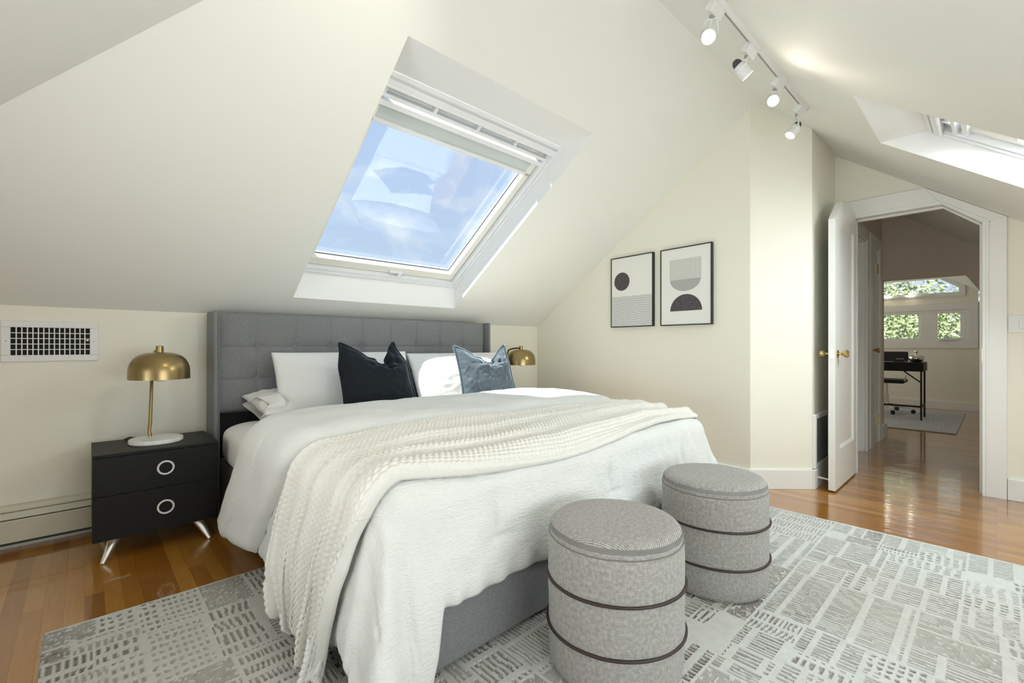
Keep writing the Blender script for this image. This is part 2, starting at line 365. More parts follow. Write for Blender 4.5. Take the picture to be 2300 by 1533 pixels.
# baseboards
def board(name, pts, h=.135, t=.02, z0=0):
    """pts: polyline in plan, room side is to the left of travel"""
    m = MB()
    for (ax, ay), (bx_, by) in zip(pts[:-1], pts[1:]):
        d = Vector((bx_-ax, by-ay, 0)).normalized(); n = Vector((-d.y, d.x, 0))*t
        m.prism([(ax, ay, z0), (bx_, by, z0), (bx_, by, h), (ax, ay, h)], n)
    return struct(m.build(name, M['trim'], bevel=.004))
board('baseboard_right', [(3.408, 1.185), (3.504, 3.34)])
bc = MB(); d = .0283
bc.prism([(3.408-d*.5-.014, 1.185-.0, 0), (3.408+.004, 1.185+.004, 0), (3.709, .884, 0), (3.697, .863, 0), (3.697, .871, 0)], (0, 0, .135))
struct(bc.build('baseboard_corner', M['trim'], bevel=.004))
struct(MB().box(3.69, 4.38, .863, .885, 0, .135).build('baseboard_alcove', M['trim'], bevel=.004))
struct(MB().box(4.36, 4.38, -.93, -.048, 0, .14).build('baseboard_door', M['trim'], bevel=.004))
struct(MB().box(9.83, 9.85, -.93, 2.6, 0, .13).build('baseboard_far', M['trim'], bevel=.004))

# door casing with mitred slope
def casing():
    m = MB()
    def strip(P, x, t): m.prism([(x, a, b) for a, b in P], (-t, 0, 0))
    O = [(.865, 0), (.865, 2.125), (.352, 2.125), (-.046, 1.838), (-.046, 0)]
    I = [(.775, 0), (.775, 1.995), (.27, 1.995), (.048, 1.83-.01), (.048, 0)]
    for k in range(4): strip([O[k], O[k+1], I[k+1], I[k]], 4.38, .018)
    O2 = [(.79, 0), (.79, 2.012), (.276, 2.012), (.035, 1.83), (.035, 0)]
    for k in range(4): strip([O2[k], O2[k+1], I[k+1], I[k]], 4.38, .026)
    # jamb
    J = [(.765, 0), (.765, 1.987), (.264, 1.987), (.066, 1.822), (.066, 0)]; J0 = [(.785, 0), (.785, 2.0), (.26, 2.0), (.045, 1.83), (.045, 0)]
    for k in range(4): m.prism([(4.36, *J0[k]), (4.36, *J0[k+1]), (4.36, *J[k+1]), (4.36, *J[k])], (.16, 0, 0))
    # stop bead
    S = [(.75, 0), (.75, 1.972), (.26, 1.972), (.08, 1.818), (.08, 0)]
    for k in range(4): m.prism([(4.43, *J[k]), (4.43, *J[k+1]), (4.43, *S[k+1]), (4.43, *S[k])], (.03, 0, 0))
    o = struct(m.build('trim_3', M['trim'], bevel=.002))
    MB().box(4.362, 4.3655+.03, .0655, .068, .90, .98).build('strike_plate', M['knobbrass'], o)
casing()

# the open door leaf, swung into the room
dl = thing('door_1', 'white panelled door with one clipped top corner, swung open into the bedroom', 'door', (4.37, .79, 0))
dl['kind'] = 'structure'
def leaf():
    m = MB(); Lw = -.655                    # local: x from 0 (hinge) to Lw, y 0..-.035
    y0, y1 = -.040, 0
    out = [(0, .012), (0, 2.02), (-.455, 2.02), (Lw, 1.865), (Lw, .012)]
    pin = [(-.07, .28), (-.07, 1.86), (-.43, 1.86), (Lw+.13, 1.79), (Lw+.13, .28)]
    n = 5
    for ya, yb, sgn in ((y0, y0+.012, 1), (y1, y1-.012, -1)):
        vs = [(x, ya, z) for x, z in out]+[(x, ya, z) for x, z in pin]
        s_ = .02
        cx = sum(p[0] for p in pin)/5; cz = sum(p[1] for p in pin)/5
        pin2 = [(x+(s_ if x < cx else -s_), z+(s_ if z < cz else -s_)) for x, z in pin]
        vs += [(x, yb, z) for x, z in pin2]
        fs = [(i, (i+1) % n, n+(i+1) % n, n+i) for i in range(n)]+[(n+i, n+(i+1) % n, 2*n+(i+1) % n, 2*n+i) for i in range(n)]+[tuple(range(2*n, 3*n))]
        m.add(vs, fs)
    vs = [(x, y0, z) for x, z in out]+[(x, y1, z) for x, z in out]
    m.add(vs, [(i, (i+1) % n, n+(i+1) % n, n+i) for i in range(n)])
    return m
leaf().build('leaf', M['trim'], dl)
def knob_prof(): return [(0, 0), (.026, 0), (.027, .004), (.022, .007), (.010, .010), (.008, .022), (.012, .030), (.022, .036), (.027, .046), (.026, .056), (.018, .064), (0, .067)]
for sgn, y in ((-1, -.040), (1, 0)):
    MB().lathe(knob_prof(), (-.60, y, .945), (0, sgn, 0), 24).build('knob', M['knobbrass'], dl, smooth=True)
MB().box(-.657, -.654, -.032, -.008, .915, .975).build('latch_plate', M['knobbrass'], dl)
ds = MB(); ds.cone((3.77, .864, .075), (3.762, .80, .072), .008, .005, 12); ds.cone((3.762, .80, .072), (3.760, .792, .072), .010, .010, 12)
tag(ds.build('door_stop', M['white'], smooth=True), 'small white door stop rod on the baseboard behind the open door', 'door stop')

# return grille low on the alcove wall
g = thing('return_air_grille', 'grey return air grille in white frame low on wall behind open door', 'vent', (3.725, .885, .14))
m = MB(); W_, H_ = .40, .375
m.box(0, W_, -.02, 0, 0, .03); m.box(0, W_, -.02, 0, H_-.03, H_); m.box(0, .03, -.02, 0, .03, H_-.03); m.box(W_-.03, W_, -.02, 0, .03, H_-.03)
m.build('frame', M['trim'], g, bevel=.002)
m = MB(); m.box(.03, W_-.03, -.006, 0, .03, H_-.03)
for i in range(26): z = .036+i*.0122; m.add([(.03, -.006, z), (W_-.03, -.006, z), (W_-.03, -.014, z-.007), (.03, -.014, z-.007)], [(0, 1, 2, 3)])
m.build('louvres', M['greymetal'], g)

# light switch
sw = thing('light_switch', 'white rocker light switch on the wall right of the doorway', 'light switch', (4.38, -.115, 1.142))
MB().box(-.006, 0, -.065, .065, -.058, .058).build('switch_plate', M['white'], sw, bevel=.003)
MB().box(-.011, -.004, -.018, .018, -.033, .033).build('rocker', M['white'], sw, bevel=.002)

# ================================================================== SKYLIGHTS
def skylight(name, x0, x1, y_head, z_head, sgn, slope, length, blind_len, label, window_no):
    """local frame: u=X, v = distance down the slope from the head, w = outward normal. sgn: +1 slope falls towards +Y, -1 towards -Y"""
    root = bpy.data.objects.new('window_%d' % window_no, None); C.objects.link(root); root['kind'] = 'structure'
    th = math.atan(slope)
    vdir = Vector((0, sgn*math.cos(th), -math.sin(th))); wdir = Vector((0, sgn*math.sin(th), math.cos(th))); udir = Vector((1, 0, 0))
    root.location = (x0, y_head, z_head)
    R = Matrix((udir, vdir, wdir)).transposed().to_4x4()
    flip = R.to_3x3().determinant() < 0
    Wd = x1-x0
    def P(m):   # transform local builder into parent space
        m.v = [tuple(udir*p[0]+vdir*p[1]+wdir*p[2]) for p in m.v]; return m
    def rim(u0, u1, v0, v1, w0, w1, t, m=None, tb=None):
        m = m or MB(); tb = tb or t
        m.box(u0, u1, v0, v0+t, w0, w1); m.box(u0, u1, v1-tb, v1, w0, w1); m.box(u0, u0+t, v0+t, v1-tb, w0, w1); m.box(u1-t, u1, v0+t, v1-tb, w0, w1); return m
    Ln = length
    P(rim(0, Wd, 0, Ln, -.012, .0, .022)).build('lining', M['pvc'], root, bevel=.002)
    P(rim(.0, Wd, 0, Ln, .0, .085, .045)).build('window_frame', M['pvc'], root, bevel=.003)
    m = rim(.05, Wd-.05, .06, Ln-.05, .03, .10, .048, tb=.062); m.cur = 0
    P(m).build('sash', M['sashwood'], root, bevel=.004)
    P(rim(.092, Wd-.092, .10, Ln-.106, .074, .082, .008)).build('gasket', M['gasket'], root)
    P(rim(-.02, Wd+.02, -.02, Ln+.02, .085, .14, .06)).build('flashing', M['greymetal'], root)
    P(MB().box(.09, Wd-.09, .10, Ln-.106, .084, .088)).build('pane', M['glass'], root)
    m = MB(); m.box(.02, Wd-.02, .035, .062, -.018, .02); m.box(.035, Wd-.035, .115, .135, .0, .05); m.box(.035, Wd-.035, .155, .185, .01, .055)
    for k in range(5): u = .05+(Wd-.12)*k/4+.02; m.prism([(u, .06, .0), (u, .12, .0), (u, .12, .03)], (.018, 0, 0))
    P(m).build('ventilation_flap', M['pvc'], root, bevel=.003)
    P(MB().tube([(.03, .068, -.012), (Wd-.03, .068, -.012)], .009, 12)).build('control_bar', M['pvc'], root, smooth=True)
    b0 = .185
    P(MB().box(.055, Wd-.055, b0, b0+blind_len, .045, .048)).build('blind_cloth', M['blind'], root)
    P(MB().box(.05, Wd-.05, b0+blind_len, b0+blind_len+.024, .030, .052)).build('blind_bar', M['pvc'], root, bevel=.004)
    m = MB(); u = Wd*.56; v = Ln-.075
    m.box(u-.06, u+.05, v-.006, v+.010, .012, .03); m.box(u+.01, u+.035, v, v+.028, -.002, .02); m.cone((u, v+.02, .0), (u+.03, v+.02, .0), .009, .009, 10)
    P(m).build('handle', M['pvc'], root, bevel=.003)
    root['label'] = label
    return root
skylight('a', 1.0, 2.3, 1.972, 2.313, 1, K1, 1.195/math.cos(math.atan(K1)), .085, 'large white roof window over the bed with blue sky', 1)
skylight('b', 2.735, 3.497, .2595, 2.2215, -1, .725, .8095/math.cos(math.atan(.725)), .20, 'roof window at upper right seen edge on', 2)

# ================================================================== FAR HALL AND OFFICE
hw = MB()
# hall side wall with an open doorway and a closet door
hw.box(4.50, 4.60, .85, .95, 0, 2.55); hw.box(5.40, 5.62, .85, .95, 0, 2.55); hw.box(6.07, 6.42, .85, .95, 0, 2.55)
hw.box(4.60, 5.40, .85, .95, 2.0, 2.55); hw.box(5.62, 6.07, .85, .95, 2.02, 2.55)
struct(hw.build('wall_hall', M['hall']))
m = MB(); m.prism([(6.30, 1.3, 1.71), (6.30, .211, 1.70), (6.30, .104, 1.52), (6.30, -1.0, .6), (6.30, -1.0, 1.3), (6.30, 1.3, 2.85)], (.1, 0, 0))
struct(m.build('wall_header', M['hall']))
struct(MB().box(6.30, 6.42, .95, 2.7, 0, 2.75).build('wall_office_near', M['hall']))
struct(MB().box(4.5, 5.5, 1.6, 1.7, 0, 2.6).build('wall_closet', M['trim']))
struct(MB().box(6.4, 9.97, 2.6, 2.7, 0, 2.75).build('wall_office_side', M['wall']))
# end wall with two windows
def yzbox(m, x0, x1, y0, y1, z0, z1): return m.box(x0, x1, y0, y1, z0, z1)
fw = MB()
X0, X1 = 9.85, 9.97
zt = lambda y: 1.70+.69*y
def ztri(y0, y1, z0, z1): fw.box(X0, X1, y0, y1, z0, z1)
fw.box(X0, X1, -1, .19, 0, 1.66)
fw.box(X0, X1, .19, 2.7, 0, 1.02); fw.box(X0, X1, 2.45, 2.7, 1.02, 2.8)
fw.box(X0, X1, .19, .31, 1.02, 1.66)
fw.box(X0, X1, .19, 2.7, 1.66, 1.83)
fw.prism([(X0, .0, 1.83), (X0, .40, 1.83), (X0, .40, 1.92), (X0, .62, 2.07), (X0, .62, 2.3), (X0, .0, 1.9)], (.12, 0, 0))
fw.prism([(X0, .62, 2.07), (X0, 2.5, 2.07), (X0, 2.5, 2.8), (X0, .62, 2.8)], (.12, 0, 0))
struct(fw.build('wall_far', M['wall']))
wn = bpy.data.objects.new('window_5', None); C.objects.link(wn); wn['kind'] = 'structure'; wn['label'] = 'wide low double window in the far office wall'
m = MB()  # casing
m.box(9.825, 9.85, .19, 2.45, 1.56, 1.665); m.box(9.825, 9.85, .19, 2.45, .96, 1.075); m.box(9.825, 9.85, .19, .30, 1.075, 1.56)
m.build('casing', M['trim'], wn, bevel=.003)
m = MB()
m.box(9.84, 9.93, .30, 2.45, 1.51, 1.56); m.box(9.84, 9.93, .30, 2.45, 1.075, 1.12); m.box(9.84, 9.93, .30, .35, 1.12, 1.51)
m.box(9.84, 9.93, .64, .84, 1.12, 1.51)
m.box(9.86, 9.92, .35, .385, 1.12, 1.51); m.box(9.86, 9.92, .84, .87, 1.12, 1.51)
m.build('window_frame', M['trim'], wn, bevel=.003)
MB().box(9.90, 9.905, .35, 2.45, 1.12, 1.51).build('pane', M['glass'], wn)
m = MB(); m.box(9.80, 9.84, .42, .62, 1.085, 1.10); m.tube([(9.81, .60, 1.10), (9.79, .55, 1.12), (9.79, .46, 1.125)], .007, 8)
m.build('crank_handle', M['white'], wn)
wn = bpy.data.objects.new('window_6', None); C.objects.link(wn); wn['kind'] = 'structure'; wn['label'] = 'sloping transom window high in the far office wall'
O = [(2.45, 1.77), (.33, 1.77), (.33, 1.93), (.60, 2.13), (2.45, 2.13)]; I = [(2.45, 1.835), (.40, 1.835), (.40, 1.90), (.62, 2.06), (2.45, 2.06)]
m = MB()
for k in range(4): m.prism([(9.83, *O[k]), (9.83, *O[k+1]), (9.83, *I[k+1]), (9.83, *I[k])], (.09, 0, 0))
m.build('window_frame', M['trim'], wn, bevel=.002)
MB().prism([(9.90, *p) for p in I], (.005, 0, 0)).build('pane', M['glass'], wn)

def hall_casing(no, x0, x1, z):
    m = MB(); 
    m.box(x0-.10, x0, .832, .85, 0, z+.10); m.box(x1, x1+.10, .832, .85, 0, z+.10); m.box(x0, x1, .832, .85, z, z+.10)
    m.box(x0, x0+.015, .85, .95, 0, z); m.box(x1-.015, x1, .85, .95, 0, z); m.box(x0, x1, .85, .95, z-.015, z)
    return struct(m.build('trim_%d' % no, M['trim'], bevel=.003))
hall_casing(4, 4.62, 5.38, 1.99); hall_casing(5, 5.64, 6.055, 2.0)
def hall_door(no, x0, x1, y, knobx, label):
    r = bpy.data.objects.new('door_%d' % no, None); C.objects.link(r); r['kind'] = 'structure'; r['label'] = label
    m = MB(); m.box(x0, x1, y, y+.03, .012, 1.975)
    m.box(x0, x1, y-.008, y, .012, .26); m.box(x0, x1, y-.008, y, 1.84, 1.975); m.box(x0, x0+.09, y-.008, y, .26, 1.84); m.box(x1-.09, x1, y-.008, y, .26, 1.84)
    m.build('leaf', M['trim'], r, bevel=.003)
    if knobx:
        MB().lathe(knob_prof(), (knobx, y-.008, .955), (0, -1, 0), 20).build('knob', M['knobbrass'], r, smooth=True)
        for z in (1.80, .23): MB().box(x1-.012, x1+.03, y-.018, y-.006, z-.05, z+.05).build('hinge', M['knobbrass'], r)
hall_door(2, 4.64, 5.36, .915, None, 'white door standing in the first hall doorway')
hall_door(3, 5.66, 6.045, .862, 5.745, 'narrow white closet door with brass knob at the end of the hall')
struct(MB().box(6.16, 6.44, .826, .85, 0, .15).build('baseboard_hall', M['trim'], bevel=.003))

# ================================================================== HEATER, VENT
h = thing('baseboard_heater', 'cream baseboard heater along the floor left of the nightstand', 'heater', (-.4, 3.34, 0))
m = MB(); Lh = 3.2-.02
m.prism([(-.75, 0, .035), (-.75, 0, .215), (-.75, -.045, .215), (-.75, -.062, .200), (-.75, -.062, .192), (-.75, -.052, .192)], (.94+.9+.0, 0, 0))
m.build('back_plate', M['heater'], h, bevel=.002)
MB().prism([(-.75, -.060, .188), (-.75, -.072, .160), (-.75, -.066, .160), (-.75, -.054, .188)], (1.84, 0, 0)).build('damper', M['heater'], h)
MB().prism([(-.75, -.070, .154), (-.75, -.076, .150), (-.75, -.070, .045), (-.75, -.064, .045)], (1.84, 0, 0)).build('front_cover', M['heater'], h, bevel=.002)
m = MB(); m.box(-.74, 1.06, -.055, -.005, .03, .14); m.build('fin_element', M['heaterdark'], h)
for x in (-.5, .44, .9): MB().box(x, x+.02, -.064, 0, 0, .03).build('bracket', M['heater'], h)

v = thing('wall_register', 'white wall register with dark grid on the knee wall', 'vent', (-.30, 3.34, .92))
m = MB(); Wv, Hv = .353, .205; a = .033
m.box(0, Wv, -.008, 0, 0, a); m.box(0, Wv, -.008, 0, Hv-a, Hv); m.box(0, a, -.008, 0, a, Hv-a); m.box(Wv-a, Wv, -.008, 0, a, Hv-a)
m.build('frame', M['white'], v, bevel=.003)
MB().box(a, Wv-a, -.0015, 0, a, Hv-a).build('duct_opening', M['void'], v)
m = MB()
for i in range(1, 5): z = a+(Hv-2*a)*i/5; m.box(a, Wv-a, -.004, -.002, z-.002, z+.002)
m.build('horizontal_blades', M['white'], v)
m = MB()
for i in range(1, 15): x = a+(Wv-2*a)*i/15; m.box(x-.0022, x+.0022, -.008, -.004, a, Hv-a)
m.build('vertical_blades', M['white'], v)
MB().box(Wv-a-.014, Wv-a-.004, -.007, -.003, .105, .112).build('lever', M['white'], v)
for x in (.017, Wv-.017): MB().cone((x, -.0095, Hv*.5), (x, -.007, Hv*.5), .003, .003, 10).build('screw', M['greymetal'], v)

# ================================================================== BED
bed = thing('bed', 'grey upholstered king bed with tufted wingback headboard', 'bed', (1.6, 3.18, 0))
BX, BY = 1.6, 3.18
def loc(m): m.v = [(x-BX, y-BY, z) for x, y, z in m.v]; return m
# tufted panel
xa, xb, za, zb = .573, 2.627, .592, 1.203
nu, nv = 460, 140
U, Vv = np.meshgrid(np.linspace(xa, xb, nu), np.linspace(za, zb, nv), indexing='ij')
seamx = [.560+.2289*k for k in range(1, 9)]; seamz = [.795, .993]
dep = np.zeros_like(U)
for sx in seamx: dep = np.maximum(dep, .007*np.exp(-np.abs(U-sx)/.005)+.004*np.exp(-np.abs(U-sx)/.03))
for sz in seamz: dep = np.maximum(dep, .006*np.exp(-np.abs(Vv-sz)/.005)+.004*np.exp(-np.abs(Vv-sz)/.03))
for sx in seamx:
    for sz in seamz:
        rr = np.hypot(U-sx, Vv-sz); dep += .022*np.exp(-(rr/.022)**1.3)+.008*np.exp(-(rr/.07)**2)
ed = np.minimum(np.minimum(U-xa, xb-U)*2, np.minimum(Vv-za, zb-Vv)); dep += .03*np.exp(-ed/.012)
Y = 3.178-.018+dep+.0025*vnoise(U*9, Vv*9, 3)
panel = grid_mesh('headboard_panel', np.stack([U-BX, Y-BY, Vv], -1), M['fabric'], bed)
for sx in seamx:
    for sz in seamz:
        loc(MB().lathe([(0, -.006), (.006, -.005), (.009, -.001), (.009, .004)], (sx, 3.178-.018+.028, sz), (0, 1, 0), 14)).build('button', M['fabric'], panel, smooth=True)
loc(MB().box(xa, xb, 3.185, 3.30, za+.004, zb-.003)).build('headboard_back', M['fabric'], bed, bevel=.008)
for s, (p, q) in enumerate(((.544, .573), (2.627, 2.656))):
    wg = loc(MB().prism([(p, 3.10, .0), (p, 3.33, .0), (p, 3.31, 1.205), (p, 3.105, 1.205)], (q-p, 0, 0))).build('wing', M['fabric'], bed, bevel=.012, seg=3)
    loc(MB().tube([(q-.002 if s == 0 else p+.002, 3.101, z) for z in np.linspace(.03, 1.19, 8)], .0028, 8)).build('piping', M['fabric'], wg, smooth=True)
loc(MB().box(.585, 2.615, 3.20, 3.30, .06, .60)).build('headboard_leg_panel', M['fabricdark'], bed)
m = loc(MB().box(.585, .625, 1.19, 3.18, .03, .33)).build('side_rail', M['fabric'], bed, bevel=.012, seg=3)
m = loc(MB().box(2.575, 2.615, 1.19, 3.18, .03, .33)).build('side_rail', M['fabric'], bed, bevel=.012, seg=3)
m = loc(MB().box(.585, 2.615, 1.135, 1.19, .03, .335)).build('foot_rail', M['fabric'], bed, bevel=.015, seg=3)
loc(MB().box(.60, 2.60, 1.2, 3.17, .20, .30)).build('slat_deck', M['fabricdark'], bed)
for x in (.64, 2.54):
    for y in (1.17, 3.0): loc(MB().box(x, x+.05, y, y+.05, 0, .04)).build('leg', M['blackplastic'], bed)

# mattress in fitted sheet
def rbox(x0, x1, y0, y1, z0, z1, r, n=40, p=5, bulge=.0):
    """superellipsoid box as lat/long grid"""
    th = np.linspace(-PI/2, PI/2, n); ph = np.linspace(0, 2*PI, 2*n, endpoint=False)
    PH, TH = np.meshgrid(ph, th, indexing='ij')
    f = lambda c, e: np.sign(c)*np.abs(c)**e
    X = f(np.cos(TH), .22)*f(np.cos(PH), .12); Yy = f(np.cos(TH), .22)*f(np.sin(PH), .12); Z = f(np.sin(TH), .45)
    return np.stack([(x0+x1)/2+X*(x1-x0)/2, (y0+y1)/2+Yy*(y1-y0)/2, (z0+z1)/2+Z*(z1-z0)/2], -1)
V = rbox(.575, 2.62, 1.21, 3.14, .305, .562, .05, 90)
V[..., 0] += np.where(V[..., 0] < 1, -.012*sstep(.5, .33, np.abs(V[..., 2]-.42)+.2), 0)+.006*vnoise(V[..., 1]*9+V[..., 2]*14, V[..., 2]*9, 5)
V[..., 2] += .006*vnoise(V[..., 0]*7+3, V[..., 1]*9, 9)
ms = grid_mesh('mattress', V, M['cotton'], closed_u=True); tag(ms, 'mattress in a white cotton fitted sheet on the grey bed', 'mattress')

# ---- drape surface shared by duvet, fold and throw
XL, XR, YF, ZT = .675, 2.535, 1.230, .606
def S(cx, cy, extra=0.0):
    """cloth coordinates -> world point"""
    exl = np.maximum(XL-cx, 0); exr = np.maximum(cx-XR, 0); ex = exl+exr; ey = np.maximum(YF-cy, 0)
    rho = np.hypot(ex, ey)+1e-9; sx = np.where(exr > 0, 1., -1.)
    cphi = ex/rho; sphi = ey/rho
    r = .095; q = r*PI/2
    corner = (2*cphi*sphi)**2
    flr = .12+.20*corner
    over = np.maximum(rho-q, 0)
    ang = np.minimum(rho, q)/r
    out = r*np.sin(ang)+over*flr
    down = r*(1-np.cos(ang))+over*np.sqrt(1-flr**2)
    # folds in the hanging part
    phi = np.arctan2(ey, ex)
    sside = np.where(corner > 1e-6, 0, 1)
    hang = sstep(.12, .5, rho)
    out = out+hang*(.014*(1+np.sin(cy*11+1.0))*(cphi**2)+.010*(1.4+np.sin(cx*9.5+.6))*(sphi**2))*(1-corner)+hang*corner*.03*np.sin(phi*7+1.2)
    # keep above the floor, spread what is left
    lim = ZT-.03; exc = np.maximum(down-lim, 0); down = np.minimum(down, lim); out = out+exc*.8
    X = np.clip(cx, XL, XR)+sx*cphi*out; Yc = np.maximum(cy, YF)-sphi*out
    Z = ZT-down
    inner = np.clip(np.minimum(np.minimum(cx-XL, XR-cx), cy-YF)/.25, 0, 1)
    Z = Z+.018*sstep(0, 1, inner)+.010*vnoise(cx*3.1, cy*3.3, 21)*(1-hang)+.004*vnoise(cx*8, cy*9, 22)
    X = X+hang*.008*vnoise(cy*7, Z*9, 23)*cphi; Yc = Yc+hang*.004*vnoise(cx*7, Z*9, 24)*sphi
    return np.stack([X, Yc, Z], -1)
def normals(cx, cy, F=S, e=.006):
    a = F(cx+e, cy)-F(cx-e, cy); b = F(cx, cy+e)-F(cx, cy-e); n = np.cross(a, b); return n/(np.linalg.norm(n, axis=-1, keepdims=True)+1e-12)

duvet = thing('duvet', 'white crinkled gauze duvet spread over the bed, top turned back', 'duvet', (1.6, 2.0, .3))
DO = np.array([1.6, 2.0, .3])
cx = np.linspace(.12, 3.08, 360); cy = np.linspace(.80, 2.40, 200); CX, CY = np.meshgrid(cx, cy, indexing='ij')
CB = CY.copy()
# the loose corners hang lower than the straight foot hem
CY = CY-(.30*sstep(.77, .66, CX)+.10*sstep(2.5, 2.7, CX))*np.clip((YF-CB)/.435, 0, 1)
Nn = normals(CX, CY)
P0 = S(CX, CY)
# stitched pleats on the foot drop and top
off = np.zeros_like(CX)
for (a, b) in ((.99, 1.0), (1.64, 1.0), (2.3, 1.0), (1.07, 1.6), (1.62, 1.6), (2.17, 1.6), (.40, .98), (.42, 1.6), (.42, 2.1)):
    off -= .016*np.exp(-((CX-a)/.012)**2-((CY-b)/.055)**2)+.007*np.exp(-((CX-a)/.06)**2-((CY-b)/.10)**2)
    off -= .010*np.exp(-((CX-a-.01)/.05)**2-((CY-b+.06)/.010)**2)
edge = np.minimum(CB-.80, np.minimum(CX-.12, 3.08-CX)); off -= .022*np.exp(-edge/.02)
gather = np.exp(-edge/.07); off += gather*.006*np.sin(CX*70+2*np.sin(CX*9))*(CY < 1.2)+gather*.006*np.sin(CY*75)*(np.minimum(CX-.12, 3.08-CX) < .2)
off += .003*vnoise(CX*22, CY*14, 31)+.0012*vnoise(CX*55, CY*150, 32)*1.0+.004*vnoise(CX*7, CY*16, 33)
P1 = P0+Nn*off[..., None]
grid_mesh('duvet_body', P1-DO, M['gauze2'], duvet, solid=.028)
# turned back fold
vv = np.linspace(-1, 1, 90); cxs = np.linspace(.135, 3.06, 360); CX, VV = np.meshgrid(cxs, vv, indexing='ij')
hangd = np.maximum(XL-CX, 0)+np.maximum(CX-XR, 0)
half = .31-.08*sstep(0, .4, hangd)
CY = 2.095+VV*half+.62*np.maximum(hangd-.10, 0)-.03*sstep(.4, 2.4, CX)
SS = lambda a, b: S(a, b)
h = .074*(1-np.abs(VV)**8)**.5
endt = np.clip(np.minimum(CX-.135, 3.06-CX)/.06, 0, 1); h = h*(1-(1-endt)**3)**.5*(1-.25*sstep(0, .3, hangd)*(VV < .0))
h = h*(1+.10*VV)+.006*vnoise(CX*5, CY*8, 41)*(1-VV**8)+.004*np.sin(CX*60+3*vnoise(CX*6, CX*0, 4))*np.exp(-(1-np.abs(VV))/.12)
grid_mesh('turned_back_fold', S(CX, CY)+normals(CX, CY)*np.maximum(h, .001)[..., None]-DO, M['gauze2'], duvet)

# ---- chunky knit throw
nu, nv = 900, 300
a_ = np.linspace(0, 1, nu); b_ = np.linspace(0, 1, nv); A, B = np.meshgrid(a_, b_, indexing='ij')
# b=0 is the foot side edge, b=1 the fold side edge
endl = XL-(.665-.07*sstep(.38, .52, B)-.010*np.sin(B*14))
CX = endl+(2.80-endl)*A
hl = np.maximum(XL-CX, 0); hr = np.maximum(CX-XR, 0)
lo = 1.17+.035*np.sin(CX*3.1+.5)-.02*sstep(1.6, 2.5, CX)+.12*sstep(.16, .62, hl)+.10*sstep(.0, .2, hr)
hi = 1.765+.01*np.sin(CX*5)-.06*sstep(0, .25, hl)*0-.10*sstep(.3, .65, hl)
lo = lo-.03*np.exp(-((hl-.12)/.1)**2)
warp = B+.035*np.sin(2*PI*B*3+CX*2)
CY = lo+(hi-lo)*B
side = sstep(.0, .35, hl)
nf = 4.4
rip = .5+.5*np.cos(2*PI*(nf*warp)+1.2*np.sin(CX*2.2)+.8*side+PI)
amp = .026+.016*side+.008*vnoise(CX*2.5, B*4, 51)
arcb = B*(.62*1.5)/.0195; arca = (CX/.021)
row = np.floor(arcb)
kn = np.sqrt(np.abs(np.sin(PI*arcb)))*(.35+.65*np.abs(np.sin(PI*(arca+.5*(row % 2)))))
hgt = .014+amp*rip+.0095*kn
edgeb = np.minimum(B, 1-B); hgt = hgt*(1-.75*np.exp(-edgeb/.012))
ee = np.minimum(A, 1-A); hgt = hgt*(1-.6*np.exp(-ee/.004))+.008*np.sin(B*40)*np.exp(-ee/.01)
base = S(CX, CY); nn = normals(CX, CY)
TH = base+nn*hgt[..., None]
TH[..., 1] += .012*np.sin(2*PI*nf*warp+1.0)*side
TH[..., 2] = np.maximum(TH[..., 2], .016)
TO = np.array([1.2, 1.45, .6])
th = grid_mesh('knit_throw', TH-TO, M['knit'], solid=.006); th.location = TO
tag(th, 'ivory chunky knit throw laid across the foot of the white duvet', 'blanket')

